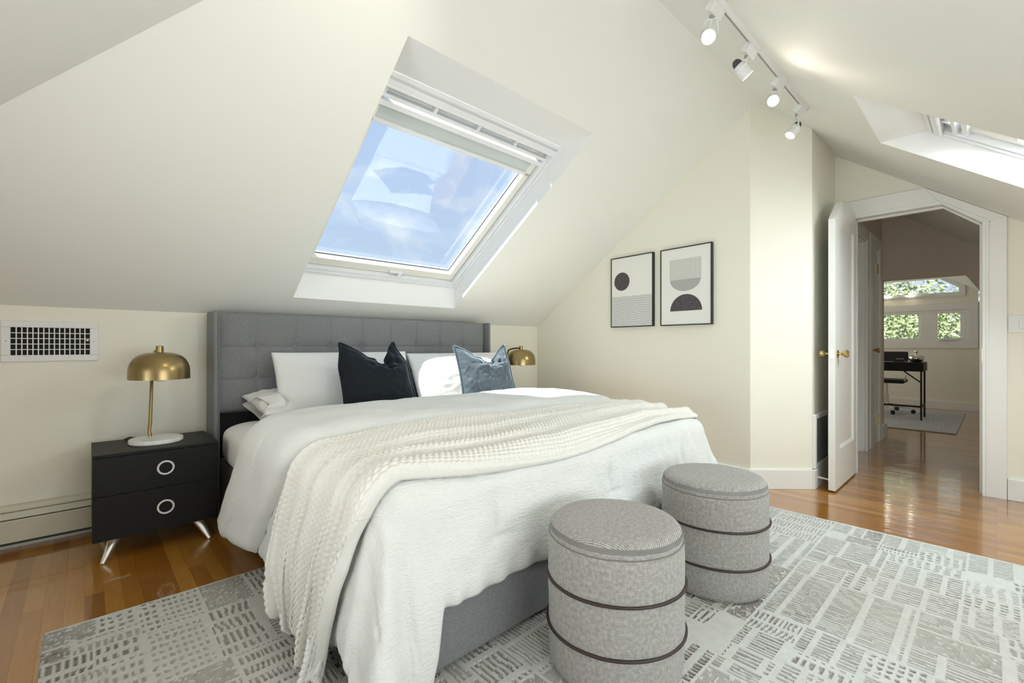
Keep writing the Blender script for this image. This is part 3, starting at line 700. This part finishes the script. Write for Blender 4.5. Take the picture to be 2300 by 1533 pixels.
# ================================================================== PILLOWS
def pillow(name, label, cat, w, h, t, material, loc_, rot, n=90, chop=None, flange=0, pinch=.06, seed=1, group=None, wrinkle=.004, corner_pull=(0, 0)):
    u = np.linspace(-1, 1, n); U, V = np.meshgrid(u, u, indexing='ij')
    sg = []
    for side in (1, -1):
        ru = np.clip(1-np.abs(U)**2.2, 0, 1)**.55; rv = np.clip(1-np.abs(V)**2.2, 0, 1)**.55
        T = t/2*ru*rv
        X = U*w/2*(1-pinch*(1-V**2)*np.abs(U)**3*1.0+0*V); Z = V*h/2*(1-pinch*(1-U**2)*np.abs(V)**3)
        T = T+wrinkle*(vnoise(U*4+seed, V*5, seed)+.6*vnoise(U*11, V*9+seed, seed+1))*ru**.5*rv**.5
        if chop:
            u0, dp, sd = chop
            top = sstep(-.1, 1, V)
            left = np.clip((U+1)/(u0+1), 0, 1.0); right = np.clip((1-U)/(1-u0), 0, 1.0); tri = np.minimum(left, right)
            g = tri**1.25
            Z = Z-dp*g*top
            X = X+(u0*w/2-X)*.16*top*(1-g)*0-corner_pull[1]*sstep(0, 1, U)*sstep(.2, 1, V)+corner_pull[0]*sstep(0, 1, -U)*sstep(.2, 1, V)
            gg = np.exp(-((U-u0)/.28)**2-((V-.62)/.34)**2)
            T = T*(1-.35*gg)+t*.10*np.exp(-((U-u0+.06)/.5)**2-((V-.25)/.28)**2)
            d1 = (U-u0)*1.0+(1-V)*.5; d2 = (U-u0)-(1-V)*.42
            fade = np.exp(-((U-u0)/.45)**2)*sstep(.1, .7, V)*ru**.4
            T = T+t*.075*fade*(np.cos(d1*17)+np.cos(d2*21+1))
        sg.append((X, side*T, Z))
    a = np.stack([sg[0][0], -sg[0][1], sg[0][2]], -1); b = np.stack([sg[1][0], -sg[1][1], sg[1][2]], -1)[::-1]
    Vt = np.concatenate([a, b[1:-1]], 0)
    o = grid_mesh(name, Vt, material, closed_u=True)
    o.location = loc_; o.rotation_euler = rot; tag(o, label, cat, group)
    if flange:
        idx = [(i, 0) for i in range(n)]+[(n-1, j) for j in range(1, n)]+[(i, n-1) for i in range(n-2, -1, -1)]+[(0, j) for j in range(n-2, 0, -1)]
        ring = np.array([a[i, j] for i, j in idx]); cen = ring.mean(0); 
        dirs = []
        for (i, j) in idx:
            dx = (-1 if i == 0 else (1 if i == n-1 else 0)); dz = (-1 if j == 0 else (1 if j == n-1 else 0)); dirs.append((dx, 0, dz))
        D = np.array(dirs, float); D /= np.linalg.norm(D, axis=1, keepdims=True)
        G = np.stack([ring-D*.004, ring+D*flange*.5+np.array([0, -.002, 0]), ring+D*flange], 1)
        f = grid_mesh('flange', G, material, o, closed_u=True, solid=.005)
    return o
p = pillow('king_sham', 'white crinkled king pillow standing at left against the headboard', 'pillow', .90, .44, .20, M['gauze'], (1.27, 2.915, .755), (math.radians(-22), 0, math.radians(-2)), seed=3, pinch=.03, group='standing white pillows')
p = pillow('king_sham', 'white crinkled king pillow standing at right, in sunlight', 'pillow', .92, .44, .20, M['gauze'], (2.20, 2.91, .745), (math.radians(-26), 0, math.radians(1)), seed=8, pinch=.03, group='standing white pillows')
pl = pillow('sleeping_pillow', 'crumpled white cotton pillow lying flat behind the left standing pillow', 'pillow', .62, .38, .15, M['cotton'], (1.02, 3.0, .655), (math.radians(-78), 0, math.radians(6)), seed=12, pinch=.05, wrinkle=.012)
# opened pillowcase end spilling out at the side
u = np.linspace(0, 1, 40); v_ = np.linspace(0, 2*PI, 72, endpoint=False); UU, VV = np.meshgrid(v_, u, indexing='ij')
rad_y = .15+.02*np.sin(3*UU+1)*VV; rad_z = .070-.015*VV+.010*np.sin(4*UU+2*VV)*VV
V = np.stack([.12-.10*VV-.02*VV*np.sin(2*UU+.6)-.006*np.sin(5*UU)*VV, rad_y*np.cos(UU), rad_z*np.sin(UU)-.02*VV], -1)
cse = grid_mesh('pillowcase_hem', V, M['cotton'], closed_u=True, solid=.003)
cse.parent = pl; cse.rotation_euler = (PI/2+math.radians(-12), 0, 0); cse.location = (-.31, 0.0, -.02)
pillow('velvet_cushion', 'midnight blue velvet cushion with chopped top, in front of left white pillow', 'cushion', .48, .42, .15, M['velvet'], (1.31, 2.61, .815), (math.radians(-20), math.radians(-1), math.radians(4)), chop=(.34, .15, .5), flange=.012, seed=21, group='velvet cushions', wrinkle=.005, corner_pull=(.04, .075))
pillow('velvet_cushion', 'slate blue velvet cushion with chopped top, nearer the right lamp', 'cushion', .44, .40, .15, M['velvet2'], (2.13, 2.545, .808), (math.radians(-20), math.radians(-1), math.radians(-9)), chop=(.22, .14, .5), flange=.012, seed=27, group='velvet cushions', wrinkle=.007, corner_pull=(.0, .02))

# ================================================================== NIGHTSTANDS + LAMPS
def nightstand(x, y, label):
    r = thing('nightstand', label, 'nightstand', (x, y, 0), 0, 'black two drawer nightstands')
    W, D = .49, .405; z0, z1 = .098, .497; zm = .304
    m = MB(); m.box(0, W, 0, D, z1-.014, z1); m.box(0, .016, .018, D, z0, z1-.014); m.box(W-.016, W, .018, D, z0, z1-.014); m.box(.016, W-.016, .02, D, z0, z0+.014); m.box(.016, W-.016, D-.01, D, z0, z1-.014)
    m.build('body', M['wood'], r, bevel=.0015)
    for a, b in ((z0, zm-.001), (zm+.001, z1-.0155)):
        dr = MB().box(.001, W-.001, 0, .018, a, b).build('drawer', M['wood'], r, bevel=.0012)
        cz = (a+b)/2+.006
        MB().tube([(W*.545+.031*math.cos(t), -.006, cz+.031*math.sin(t)) for t in np.linspace(0, 2*PI, 40, endpoint=False)], .0046, 10, closed=True).build('ring_handle', M['white'], dr, smooth=True)
    for sx, (tx, bx_) in ((0, (.085, .034)), (1, (W-.085, W-.040))):
        for ty, by in ((.07, -.012), (D-.07, D-.02)):
            lg = MB().cone((tx, ty, z0-.004), (bx_, by, 0), .027, .010, 20).build('leg', M['chrome'], r, smooth=True)
            MB().box(tx-.05, tx+.05, ty-.05, ty+.05, z0-.006, z0).build('mounting_plate', M['chrome'], lg)
    return r
nightstand(.025, 2.812, 'black oak two drawer nightstand left of the bed, with brass lamp')
nightstand(2.69, 2.80, 'black oak two drawer nightstand right of the bed, hidden behind it')

def lamp(x, y, z, label):
    r = thing('table_lamp', label, 'lamp', (x, y, z), 0, 'brass dome lamps on marble bases')
    R = .115
    MB().lathe([(0, 0), (R-.004, 0), (R, .004), (R, .018), (R-.003, .022), (0, .022)], n=64).build('marble_base', M['marble'], r, smooth=True)
    pts = [(-.020, .065, .020), (-.024, .068, .045), (-.022, .078, .07)]+[(-.020+.016*t, .08+.07*t, .07+.34*t) for t in np.linspace(.05, 1, 10)]
    zc = .345
    pts += [(-.002+.006*math.sin(t), .15-.0*t+(-.02)*(1-math.cos(t)), .41+.055*math.sin(t)) for t in np.linspace(.2, PI/2, 5)]
    pts += [(.006, .09, .476), (.010, .03, .482), (.012, -.01, .478)]
    MB().tube(pts, .0080, 12).build('stem', M['brass'], r, smooth=True)
    sx, sy = .012, -.02
    pr = []
    R2 = .131
    outer = [(R2, .330), (R2, .338), (R2-.0005, .375), (R2-.003, .395), (R2-.009, .413), (R2-.019, .432), (R2-.034, .448), (R2-.054, .459), (R2-.078, .4655), (R2-.10, .468), (0, .468)]
    inner = [(a-.002 if a > .01 else 0, b-.002) for a, b in outer[::-1]][:-1]+[(R2-.002, .330)]
    MB().lathe(outer+inner, (sx, sy, 0), n=72).build('shade', M['brass'], r, smooth=True)
    MB().lathe([(0, .466), (.016, .466), (.016, .500), (.014, .502), (0, .502)], (sx, sy, 0), n=32).build('cap', M['brass'], r, smooth=True)
    MB().lathe([(.012, .45), (.013, .40), (.020, .385), (.030, .362), (.032, .345), (.028, .328), (.018, .318), (0, .315)], (sx, sy, 0), n=32).build('bulb', M['bulb'], r, smooth=True)
    MB().tube([(-.03, .10, .004), (-.07, .12, .012), (-.10, .15, .016), (-.12, .16, .006), (-.09, .185, .004)], .003, 8).build('cord', M['cord'], r, smooth=True)
    return r
lamp(.274, 3.015, .497, 'brass dome lamp on round marble base, on the left nightstand')
lamp(2.885, 2.985, .497, 'brass dome lamp beyond the bed, partly behind the slate cushion')

# ================================================================== PICTURES
wa = -math.atan2(3.504-3.408, 3.34-1.185)
def wallx(y): return 3.408+(y-1.185)*(3.504-3.408)/(3.34-1.185)
def picture(yc, zc, label, kind):
    r = thing('framed_print', label, 'picture', (wallx(yc)-.001, yc, zc), wa, 'abstract prints on the gable wall')
    W, H, D, t = .424, .612, .030, .008      # local: y along wall, x out (-)
    m = MB(); m.box(-D, 0, -W/2, W/2, -H/2, -H/2+t); m.box(-D, 0, -W/2, W/2, H/2-t, H/2); m.box(-D, 0, -W/2, -W/2+t, -H/2+t, H/2-t); m.box(-D, 0, W/2-t, W/2, -H/2+t, H/2-t)
    m.build('frame', M['frame'], r)
    x = -D+.004
    m = MB(); m.cur = 0; m.box(x, -.002, -W/2+t, W/2-t, -H/2+t, H/2-t)
    e = x-.0006
    # a = left-to-right on the print seen from the room (left is +Y), b = up ; both in -0.5..0.5
    iw, ih = W-2*t, H-2*t
    pt = lambda a, b, k=1: (e-.0003*k, -a*iw, b*ih)
    if kind == 'sun':
        m.cur = 1; m.poly([pt(-.5+.265+.0+.195*math.cos(q), .155+.195*iw/ih*math.sin(q)) for q in np.linspace(0, 2*PI, 48, endpoint=False)])
        m.cur = 3; m.poly([pt(-.5, -.07), pt(.5, -.07), pt(.5, -.5), pt(-.5, -.5)])
        m.cur = 2
        for k in range(13):
            b0 = -.075-k*.033
            for i in range(60):
                a0 = -.5+i/60; a1 = a0+1/60
                f = lambda a: b0+.008*math.sin(a*2*PI*4.2+k*.25)
                if f(a0) > -.492 and f(a1) > -.492: m.poly([pt(a0, f(a0)+.0035, 2), pt(a1, f(a1)+.0035, 2), pt(a1, f(a1)-.0035, 2), pt(a0, f(a0)-.0035, 2)])
    else:
        m.cur = 4
        for i in range(30):
            a = -.31+.62*i/29; m.poly([pt(a-.0025, .355), pt(a+.0025, .355), pt(a+.0025, .085), pt(a-.0025, .085)])
        m.cur = 2; rr = .31
        m.poly([pt(rr*math.cos(q), .085+rr*iw/ih*math.sin(q)*.72) for q in np.linspace(PI, 2*PI, 40)])
        m.cur = 1
        m.poly([pt(.015+rr*1.04*math.cos(q), -.325+rr*1.0*iw/ih*math.sin(q)*1.02) for q in np.linspace(0, PI, 40)])
    m.build('print', [M['paper'], M['ink'], M['inkgrey'], M['inklight'], M['inkline']], r)
picture(2.149, 1.468, 'black framed print of a dark circle over grey waves', 'sun')
picture(1.657, 1.466, 'black framed print of striped and dark half circles', 'arches')

# ================================================================== TRACK LIGHTS
tr = thing('ceiling_track', 'white track for spotlights screwed to the ceiling slope below the ridge', 'track light rail', (0, 0, 0))
th2 = math.atan(.725); cn, sn = math.cos(th2), math.sin(th2)
TY = .79; org = Vector((0, TY, 1.8735+.725*TY)); vs_ = Vector((0, cn, sn)); wn_ = Vector((0, sn, -cn))   # vs up-slope, wn into room
def tp(x, a, b): q = org+vs_*a+wn_*b; return (x, q.y, q.z)
def tbox(m, x0, x1, a0, a1, b0, b1):
    P = [tp(x, a, b) for b in (b0, b1) for x, a in ((x0, a0), (x1, a0), (x1, a1), (x0, a1))]
    return m.add(P, [(0, 3, 2, 1), (4, 5, 6, 7), (0, 1, 5, 4), (1, 2, 6, 5), (2, 3, 7, 6), (3, 0, 4, 7)])
m = MB(); tbox(m, .80, 3.19, -.018, .018, 0, .006); tbox(m, .80, 3.19, -.018, -.008, .006, .020); tbox(m, .80, 3.19, .008, .018, .006, .020); tbox(m, 3.18, 3.19, -.018, .018, 0, .02)
m.build('rail', M['white'], tr)
m = MB(); tbox(m, .80, 3.18, -.008, .008, .006, .008); m.build('conductor_slot', M['gasket'], tr)
def spot(x, yh, zh, xh, direction, label, lit, yoke):
    r = thing('track_spotlight', label, 'spotlight', tp(x, 0, .02), 0, 'track spotlights')
    o0 = Vector(tp(x, 0, .02)); d = Vector(direction).normalized()
    hc = Vector((xh, yh, zh))-o0
    m = MB(); tbox(m, x-.048, x+.048, -.016, .016, .014, .060); m.v = [tuple(Vector(p)-o0) for p in m.v]; m.build('adapter', M['white'], r, bevel=.003)
    jb = Vector(tp(x, 0, .060))-o0
    m = MB(); m.cone(jb, jb+Vector((0, .003, -.012)), .012, .010, 16); m.build('swivel', M['greymetal'], r, smooth=True)
    jb = jb+Vector((0, .003, -.012))
    # yoke: two arms gripping the head
    ax = d.cross(Vector((0, 0, 1))).normalized() if yoke else d.cross(Vector((0, 0, 1))).normalized()
    a1 = hc+ax*.036; a2 = hc-ax*.036
    m = MB()
    up1 = jb+ax*.022; up2 = jb-ax*.022
    m.tube([a1, a1.lerp(up1, .85), up1+(jb-up1)*.15, jb, up2+(jb-up2)*.15, a2.lerp(up2, .85), a2], .0045, 8)
    m.build('yoke', M['white'], r, smooth=True)
    m = MB(); m.tube([jb, jb.lerp(hc, .45)+d*-.018, hc-d*.035], .003, 8); m.build('wire', M['white'], r, smooth=True)
    R = .030
    m = MB(); m.lathe([(0, -.022), (R*.72, -.022), (R*.78, -.018), (R*.98, -.006), (R, 0), (R, .008), (R-.001, .010), (R, .012), (R, .045), (R-.003, .047), (R-.004, .040), (R-.004, .036)], hc, d, 32)
    hd = m.build('head', M['white'], r, smooth=True)
    m = MB(); m.lathe([(0, -.052), (R*.35, -.050), (R*.66, -.038), (R*.74, -.022)], hc, d, 24); m.build('heat_sink', M['gasket'], hd, smooth=True)
    m = MB(); m.lathe([(0, .0405), (R*.6, .039), (R-.004, .036)], hc, d, 32); m.build('lamp_glass', M['glow'], hd, smooth=True)
    l = light('SPOT', 'spotlight_beam', (0, 0, 0), d, lit, (1, .90, .76), spot_size=math.radians(110), spot_blend=.8, shadow_soft_size=.03)
    l.parent = r; l.location = hc+d*.055
    return r
spot(1.94, .84, 2.315, 1.935, (-.80, -.36, -.60), 'lit white spotlight nearest the camera, facing the camera', 6, 1)
spot(2.33, .84, 2.330, 2.30, (.45, -.42, -.70), 'white spotlight second along the track, tipped away to the right', 6, 0)
spot(2.74, .832, 2.331, 2.72, (-.80, -.30, -.50), 'lit white spotlight third along the track, facing the camera', 6, 1)
spot(3.14, .832, 2.300, 3.11, (-.42, .40, -.80), 'white spotlight at the track end, tipped down to the left', 6, 0)
spot(.98, .84, 2.33, .98, (-.35, .85, -.55), 'white spotlight at the far left of the track above the camera', 14, 0)

# ================================================================== OTTOMANS
def ottoman(x, y, rz, label):
    r = thing('ottoman', label, 'ottoman', (x, y, .0125), rz, 'round grey ottomans at the foot of the bed')
    R, H = .209, .445
    prof = [(R*.0, 0), (R*.88, 0), (R*.94, .004), (R*.975, .018), (R*.99, .05), (R, .14), (R*1.0, .30), (R*.995, .385), (R*.985, .398), (R*.975, .4015), (R*.978, .405), (R*.975, .416), (R*.955, .430), (R*.91, .440), (R*.82, .4455), (R*.6, .449), (0, .451)]
    # densify
    pp = []
    for (a, b), (c_, d_) in zip(prof[:-1], prof[1:]):
        k = max(1, int(math.hypot(c_-a, d_-b)/.02))
        pp += [(a+(c_-a)*i/k, b+(d_-b)*i/k) for i in range(k)]
    pp.append(prof[-1]); n = 96
    th = np.linspace(0, 2*PI, n+1); V = np.zeros((n+1, len(pp), 3)); UV = np.zeros((n+1, len(pp), 2))
    s = 0
    for j, (a, b) in enumerate(pp):
        if j: s += math.hypot(a-pp[j-1][0], b-pp[j-1][1])
        V[:, j, 0] = a*np.cos(th); V[:, j, 1] = a*np.sin(th); V[:, j, 2] = b
        if b < .43 and a > R*.5: UV[:, j, 0] = th*R; UV[:, j, 1] = s
        else: UV[:, j, 0] = V[:, j, 0]+2; UV[:, j, 1] = V[:, j, 1]
    V[..., 0] += .0015*vnoise(V[..., 1]*30, V[..., 2]*20, 61); V[..., 1] += .0015*vnoise(V[..., 0]*30, V[..., 2]*20, 62)
    grid_mesh('body', V, M['tweed'], r, uv=UV)
    MB().tube([(R*.982*math.cos(t), R*.982*math.sin(t), .4015) for t in np.linspace(0, 2*PI, 96, endpoint=False)], .0022, 8, closed=True).build('top_seam', M['tweed'], r, smooth=True)
    for z in (.277, .132):
        k = .004*(z > .2)
        MB().tube([((R+.003)*math.cos(t), (R+.003)*math.sin(t), z+.0015*math.sin(2*t)) for t in np.linspace(0, 2*PI, 96, endpoint=False)], .0048, 10, closed=True).build('cord_band', M['leather'], r, smooth=True)
    return r
ottoman(1.223, .828, .3, 'round grey beige woven ottoman with brown cords, nearest the camera')
ottoman(1.948, .825, 1.9, 'round grey beige woven ottoman with brown cords, farther right by the rug edge')

# ================================================================== RUG
def rug():
    x0, x1, y0, y1 = -.105, 3.08, -.195, 2.245
    st = .0048
    nx = int((x1-x0)/st); ny = int((y1-y0)/st)
    U, V = np.meshgrid(np.linspace(0, x1-x0, nx), np.linspace(0, y1-y0, ny), indexing='ij')
    D = np.zeros((nx, ny)); r = np.random.default_rng(5)
    def cell(i0, i1, j0, j1, depth):
        w_, h_ = i1-i0, j1-j0
        wm, hm = w_*st, h_*st
        if depth > 0 and (max(wm, hm) > .42 or (max(wm, hm) > .16 and r.random() < .85)):
            if wm > hm*r.uniform(.8, 1.25):
                k = int(i0+w_*r.uniform(.3, .7)); cell(i0, k, j0, j1, depth-1); cell(k, i1, j0, j1, depth-1)
            else:
                k = int(j0+h_*r.uniform(.3, .7)); cell(i0, i1, j0, k, depth-1); cell(i0, i1, k, j1, depth-1)
            return
        g = max(1, int(r.uniform(.003, .012)/st))
        i0 += g; i1 -= g; j0 += g; j1 -= g
        if i1-i0 < 3 or j1-j0 < 3: return
        u = U[i0:i1, j0:j1]; v = V[i0:i1, j0:j1]; kind = r.random(); s = r.uniform(.55, 1.0)
        ph = r.uniform(0, 6); wob = .005*vnoise(u*22, v*22, int(r.integers(99)))
        if kind < .42:      # stripes along Y with cross gaps
            p = r.uniform(.0145, .024); a = (np.sin(2*PI*(u+wob)/p+ph) > r.uniform(-.2, .3))
            q = r.uniform(.05, .14); b = (np.abs(((v+ph*.1)/q) % 1-.5) < .5-.011/q)
            d = a*b
        elif kind < .62:    # dashes
            p = r.uniform(.020, .030); q = r.uniform(.024, .045)
            d = (np.sin(2*PI*(u+wob)/p+ph) > 0)*(np.sin(2*PI*(v+wob)/q) > -.1)
        elif kind < .80:    # stripes along X
            p = r.uniform(.0145, .024); q = r.uniform(.05, .12)
            d = (np.sin(2*PI*(v+wob)/p+ph) > .1)*(np.abs(((u)/q) % 1-.5) < .5-.010/q)
        elif kind < .97:    # solid worn block
            d = np.ones_like(u)*.8*(vnoise(u*120, v*120, 3) > -.5)
        else: d = np.zeros_like(u)
        D[i0:i1, j0:j1] = d*s
    for i in range(0, nx, nx//4):
        for j in range(0, ny, ny//3): cell(i, min(i+nx//4, nx), j, min(j+ny//3, ny), 5)
    fade = .50+.50*vnoise(U*2.1+4, V*2.3, 71)+.25*vnoise(U*6, V*6, 72)
    fine = .5+.5*vnoise(U*190, V*190, 73); med = vnoise(U*60, V*60, 74)
    D = D*np.clip(.70+.5*fade, .38, 1.1)*(.70+.45*fine+.25*med)
    D = np.clip(D, 0, 1)
    light_ = np.array([.60, .615, .585]); warm = np.array([.54, .51, .45]); dark = np.array([.13, .10, .075])
    wmix = sstep(.0, .8, .5+.8*vnoise(U*1.7, V*1.9+7, 75))[..., None]
    base = light_*(1-wmix*.6)+warm*wmix*.6; base = base*(.93+.10*(.5+.5*med)+.06*(fine-.5))[..., None]
    col = base*(1-.88*D[..., None])+dark*.88*D[..., None]
    Z = .011-.004*np.clip(D*1.4, 0, 1)+.0006*fine
    # edge turns down
    ed = np.minimum(np.minimum(U, (x1-x0)-U), np.minimum(V, (y1-y0)-V)); Z = Z*np.clip(ed/.004, 0, 1)+.0006
    jit = .003*vnoise(V*60, U*0, 76)
    X = U+x0+np.where(U < .003, jit, 0)-np.where(U > (x1-x0)-.003, jit, 0); Yy = V+y0+np.where(V > (y1-y0)-.003, .004*vnoise(U*55, V*0, 77), 0)
    m = mat('carved_wool_rug', (.6, .6, .58), .95, bump=(300, .35, .003), sheen=.15, spec=.1)
    a = m.node_tree.nodes.new('ShaderNodeVertexColor'); a.layer_name = 'col'; m.node_tree.links.new(a.outputs[0], m.node_tree.nodes['Principled BSDF'].inputs['Base Color'])
    o = grid_mesh('area_rug', np.stack([X-1.5, Yy-1, Z], -1), m, cols=np.concatenate([col, np.ones((nx, ny, 1))], -1), smooth=False)
    o.location = (1.5, 1, 0); tag(o, 'pale grey carved rug with brown dashed blocks under the bed', 'rug')
rug()

# ================================================================== OFFICE FURNITURE
o = MB().box(7.15, 9.43, .31, 2.0, .001, .012).build('office_rug', M['officerug'], bevel=.003, offset=(8.3, 1.1, 0)); tag(o, 'pale streaky rug under the desk in the far room', 'rug')
dk = thing('writing_desk', 'black desk with thin metal legs in the far room', 'desk', (8.05, .66, .012))
W, D = 1.1, .47        # local x depth (away), y left
MB().box(0, D, 0, W, .645, .765).build('desk_top', M['wood'], dk, bevel=.002)
for x in (.02, D-.04):
    for y in (.015, W-.035): MB().box(x, x+.02, y, y+.02, 0, .645).build('leg', M['blackplastic'], dk)
m = MB(); m.box(.03, .045, .02, W-.02, .165, .19); m.box(.03, D-.03, .018, .033, .165, .19); m.tube([(.035, .03, .50), (.035, .20, .645)], .009, 8)
m.build('stretcher', M['blackplastic'], dk)
ch = thing('office_chair', 'black office chair with chrome swivel base behind the desk', 'chair', (8.78, 1.13, .012))
MB().box(-.20, .22, -.22, .22, .44, .495).build('seat', M['blackplastic'], ch, bevel=.02, seg=3)
m = MB(); m.box(.22, .27, -.22, .22, .66, .90); m.build('backrest', M['blackplastic'], ch, bevel=.02, seg=3)
for y in (-.23, .23):
    MB().tube([(-.12, y*.9, .45), (-.10, y, .56), (0, y, .68), (.20, y, .70), (.25, y*.96, .78)], .009, 8).build('arm', M['chrome'], ch, smooth=True)
m = MB(); m.cone((0, 0, .10), (0, 0, .27), .026, .024, 20); m.cone((0, 0, .27), (0, 0, .45), .016, .016, 16); m.build('gas_lift', M['chrome'], ch, smooth=True)
for k in range(5):
    a = 2*PI*k/5+.35+PI; e = (.30*math.cos(a), .30*math.sin(a))
    f = MB().cone((0, 0, .12), (e[0], e[1], .075), .018, .012, 12).build('foot_spoke', M['chrome'], ch, smooth=True)
    t = Vector((-math.sin(a), math.cos(a), 0))*.02; c0 = Vector((e[0], e[1], .028))
    MB().cone(c0-t, c0+t, .028, .028, 16).build('caster', M['blackplastic'], f, smooth=True)
kt = thing('silver_jar', 'round polished silver jar with lid on the black desk', 'jar', (8.27, .75, .777))
MB().lathe([(0, 0), (.045, 0), (.075, .02), (.085, .05), (.078, .08), (.05, .105), (.02, .115), (0, .117)], n=32).build('body', M['silver'], kt, smooth=True)
MB().lathe([(.012, .112), (.014, .12), (.022, .135), (.020, .15), (0, .155)], n=20).build('lid_knob', M['silver'], kt, smooth=True)
m = MB(); m.box(-.05, .05, -.06, .06, 0, .02); m.prism([(-.05, -.05, .02), (.05, -.05, .02), (.04, -.04, .05), (-.03, -.04, .04)], (0, .08, 0))
o = m.build('desk_phone', M['blackplastic'], offset=(0, 0, 0), bevel=.004); o.location = (8.30, .93, .777); tag(o, 'small black object on the desk beside the silver jar', 'desk accessory')
wl = thing('wall_spot_bar', 'short white bar with two lit bulbs between the far windows', 'wall light', (9.85, 1.12, 1.80))
MB().box(-.04, 0, -.42, .42, -.012, .018).build('bar', M['white'], wl, bevel=.003)
for y in (.13, -.16):
    MB().lathe([(0, 0), (.02, .004), (.028, .02), (.02, .036), (0, .04)], (-.04, y, .02), (-1, 0, 0), 20).build('bulb', M['glow'], wl, smooth=True)

# ================================================================== TREES OUTSIDE
def tree(x, y, zb, R, n, seed, leafm, label):
    r_ = np.random.default_rng(seed)
    t = thing('tree', label, 'tree', (x, y, zb), 0, 'trees outside the office windows')
    m = MB(); m.tube([(0, 0, 0), (.1, .05, 1.2), (.0, .1, 2.4), (.15, .1, 3.6)], [.16, .13, .10, .05], 10)
    for k in range(7):
        a = k*2.4; z = 1.4+.3*k; m.tube([(.05, .05, z), (.7*math.cos(a), .7*math.sin(a), z+.5), (1.3*math.cos(a), 1.3*math.sin(a), z+.8)], [.05, .03, .012], 6)
    m.build('trunk', M['bark'], t, smooth=True)
    p = r_.normal(size=(n, 3)); p /= np.linalg.norm(p, axis=1, keepdims=True); rad = R*r_.uniform(.35, 1, (n, 1))**.5
    rad *= 1+.25*np.sin(p[:, :1]*6)*np.cos(p[:, 1:2]*5)
    c_ = p*rad*np.array([1, 1.1, .9])+np.array([0, 0, 3.2])
    d1 = r_.normal(size=(n, 3)); d1 /= np.linalg.norm(d1, axis=1, keepdims=True); d2 = np.cross(d1, r_.normal(size=(n, 3))); d2 /= np.linalg.norm(d2, axis=1, keepdims=True)
    s = r_.uniform(.03, .07, (n, 1))*(R/2.3); vs = np.stack([c_-d1*s, c_+d2*s*.5, c_+d1*s, c_-d2*s*.5], 1).reshape(-1, 3)
    me = bpy.data.meshes.new('foliage'); me.from_pydata(vs.tolist(), [], [(4*i, 4*i+1, 4*i+2, 4*i+3) for i in range(n)]); me.materials.append(leafm)
    o = bpy.data.objects.new('foliage', me); C.objects.link(o); o.parent = t
tree(14.0, 1.4, -3.0, 2.3, 26000, 1, M['leaf'], 'leafy green tree seen through the office windows, nearest the house')
tree(20.5, -3.2, -2.0, 3.0, 16000, 2, M['leafpale'], 'paler leafy tree farther out to the right of the near one')
tree(21.0, 4.2, -2.2, 3.6, 20000, 3, M['leafpale'], 'broad pale tree farther out behind the near one')
struct(MB().box(10.5, 26, -12, 14, -3.2, -3.0).build('ground', mat('lawn', (.10, .16, .05), .9)))
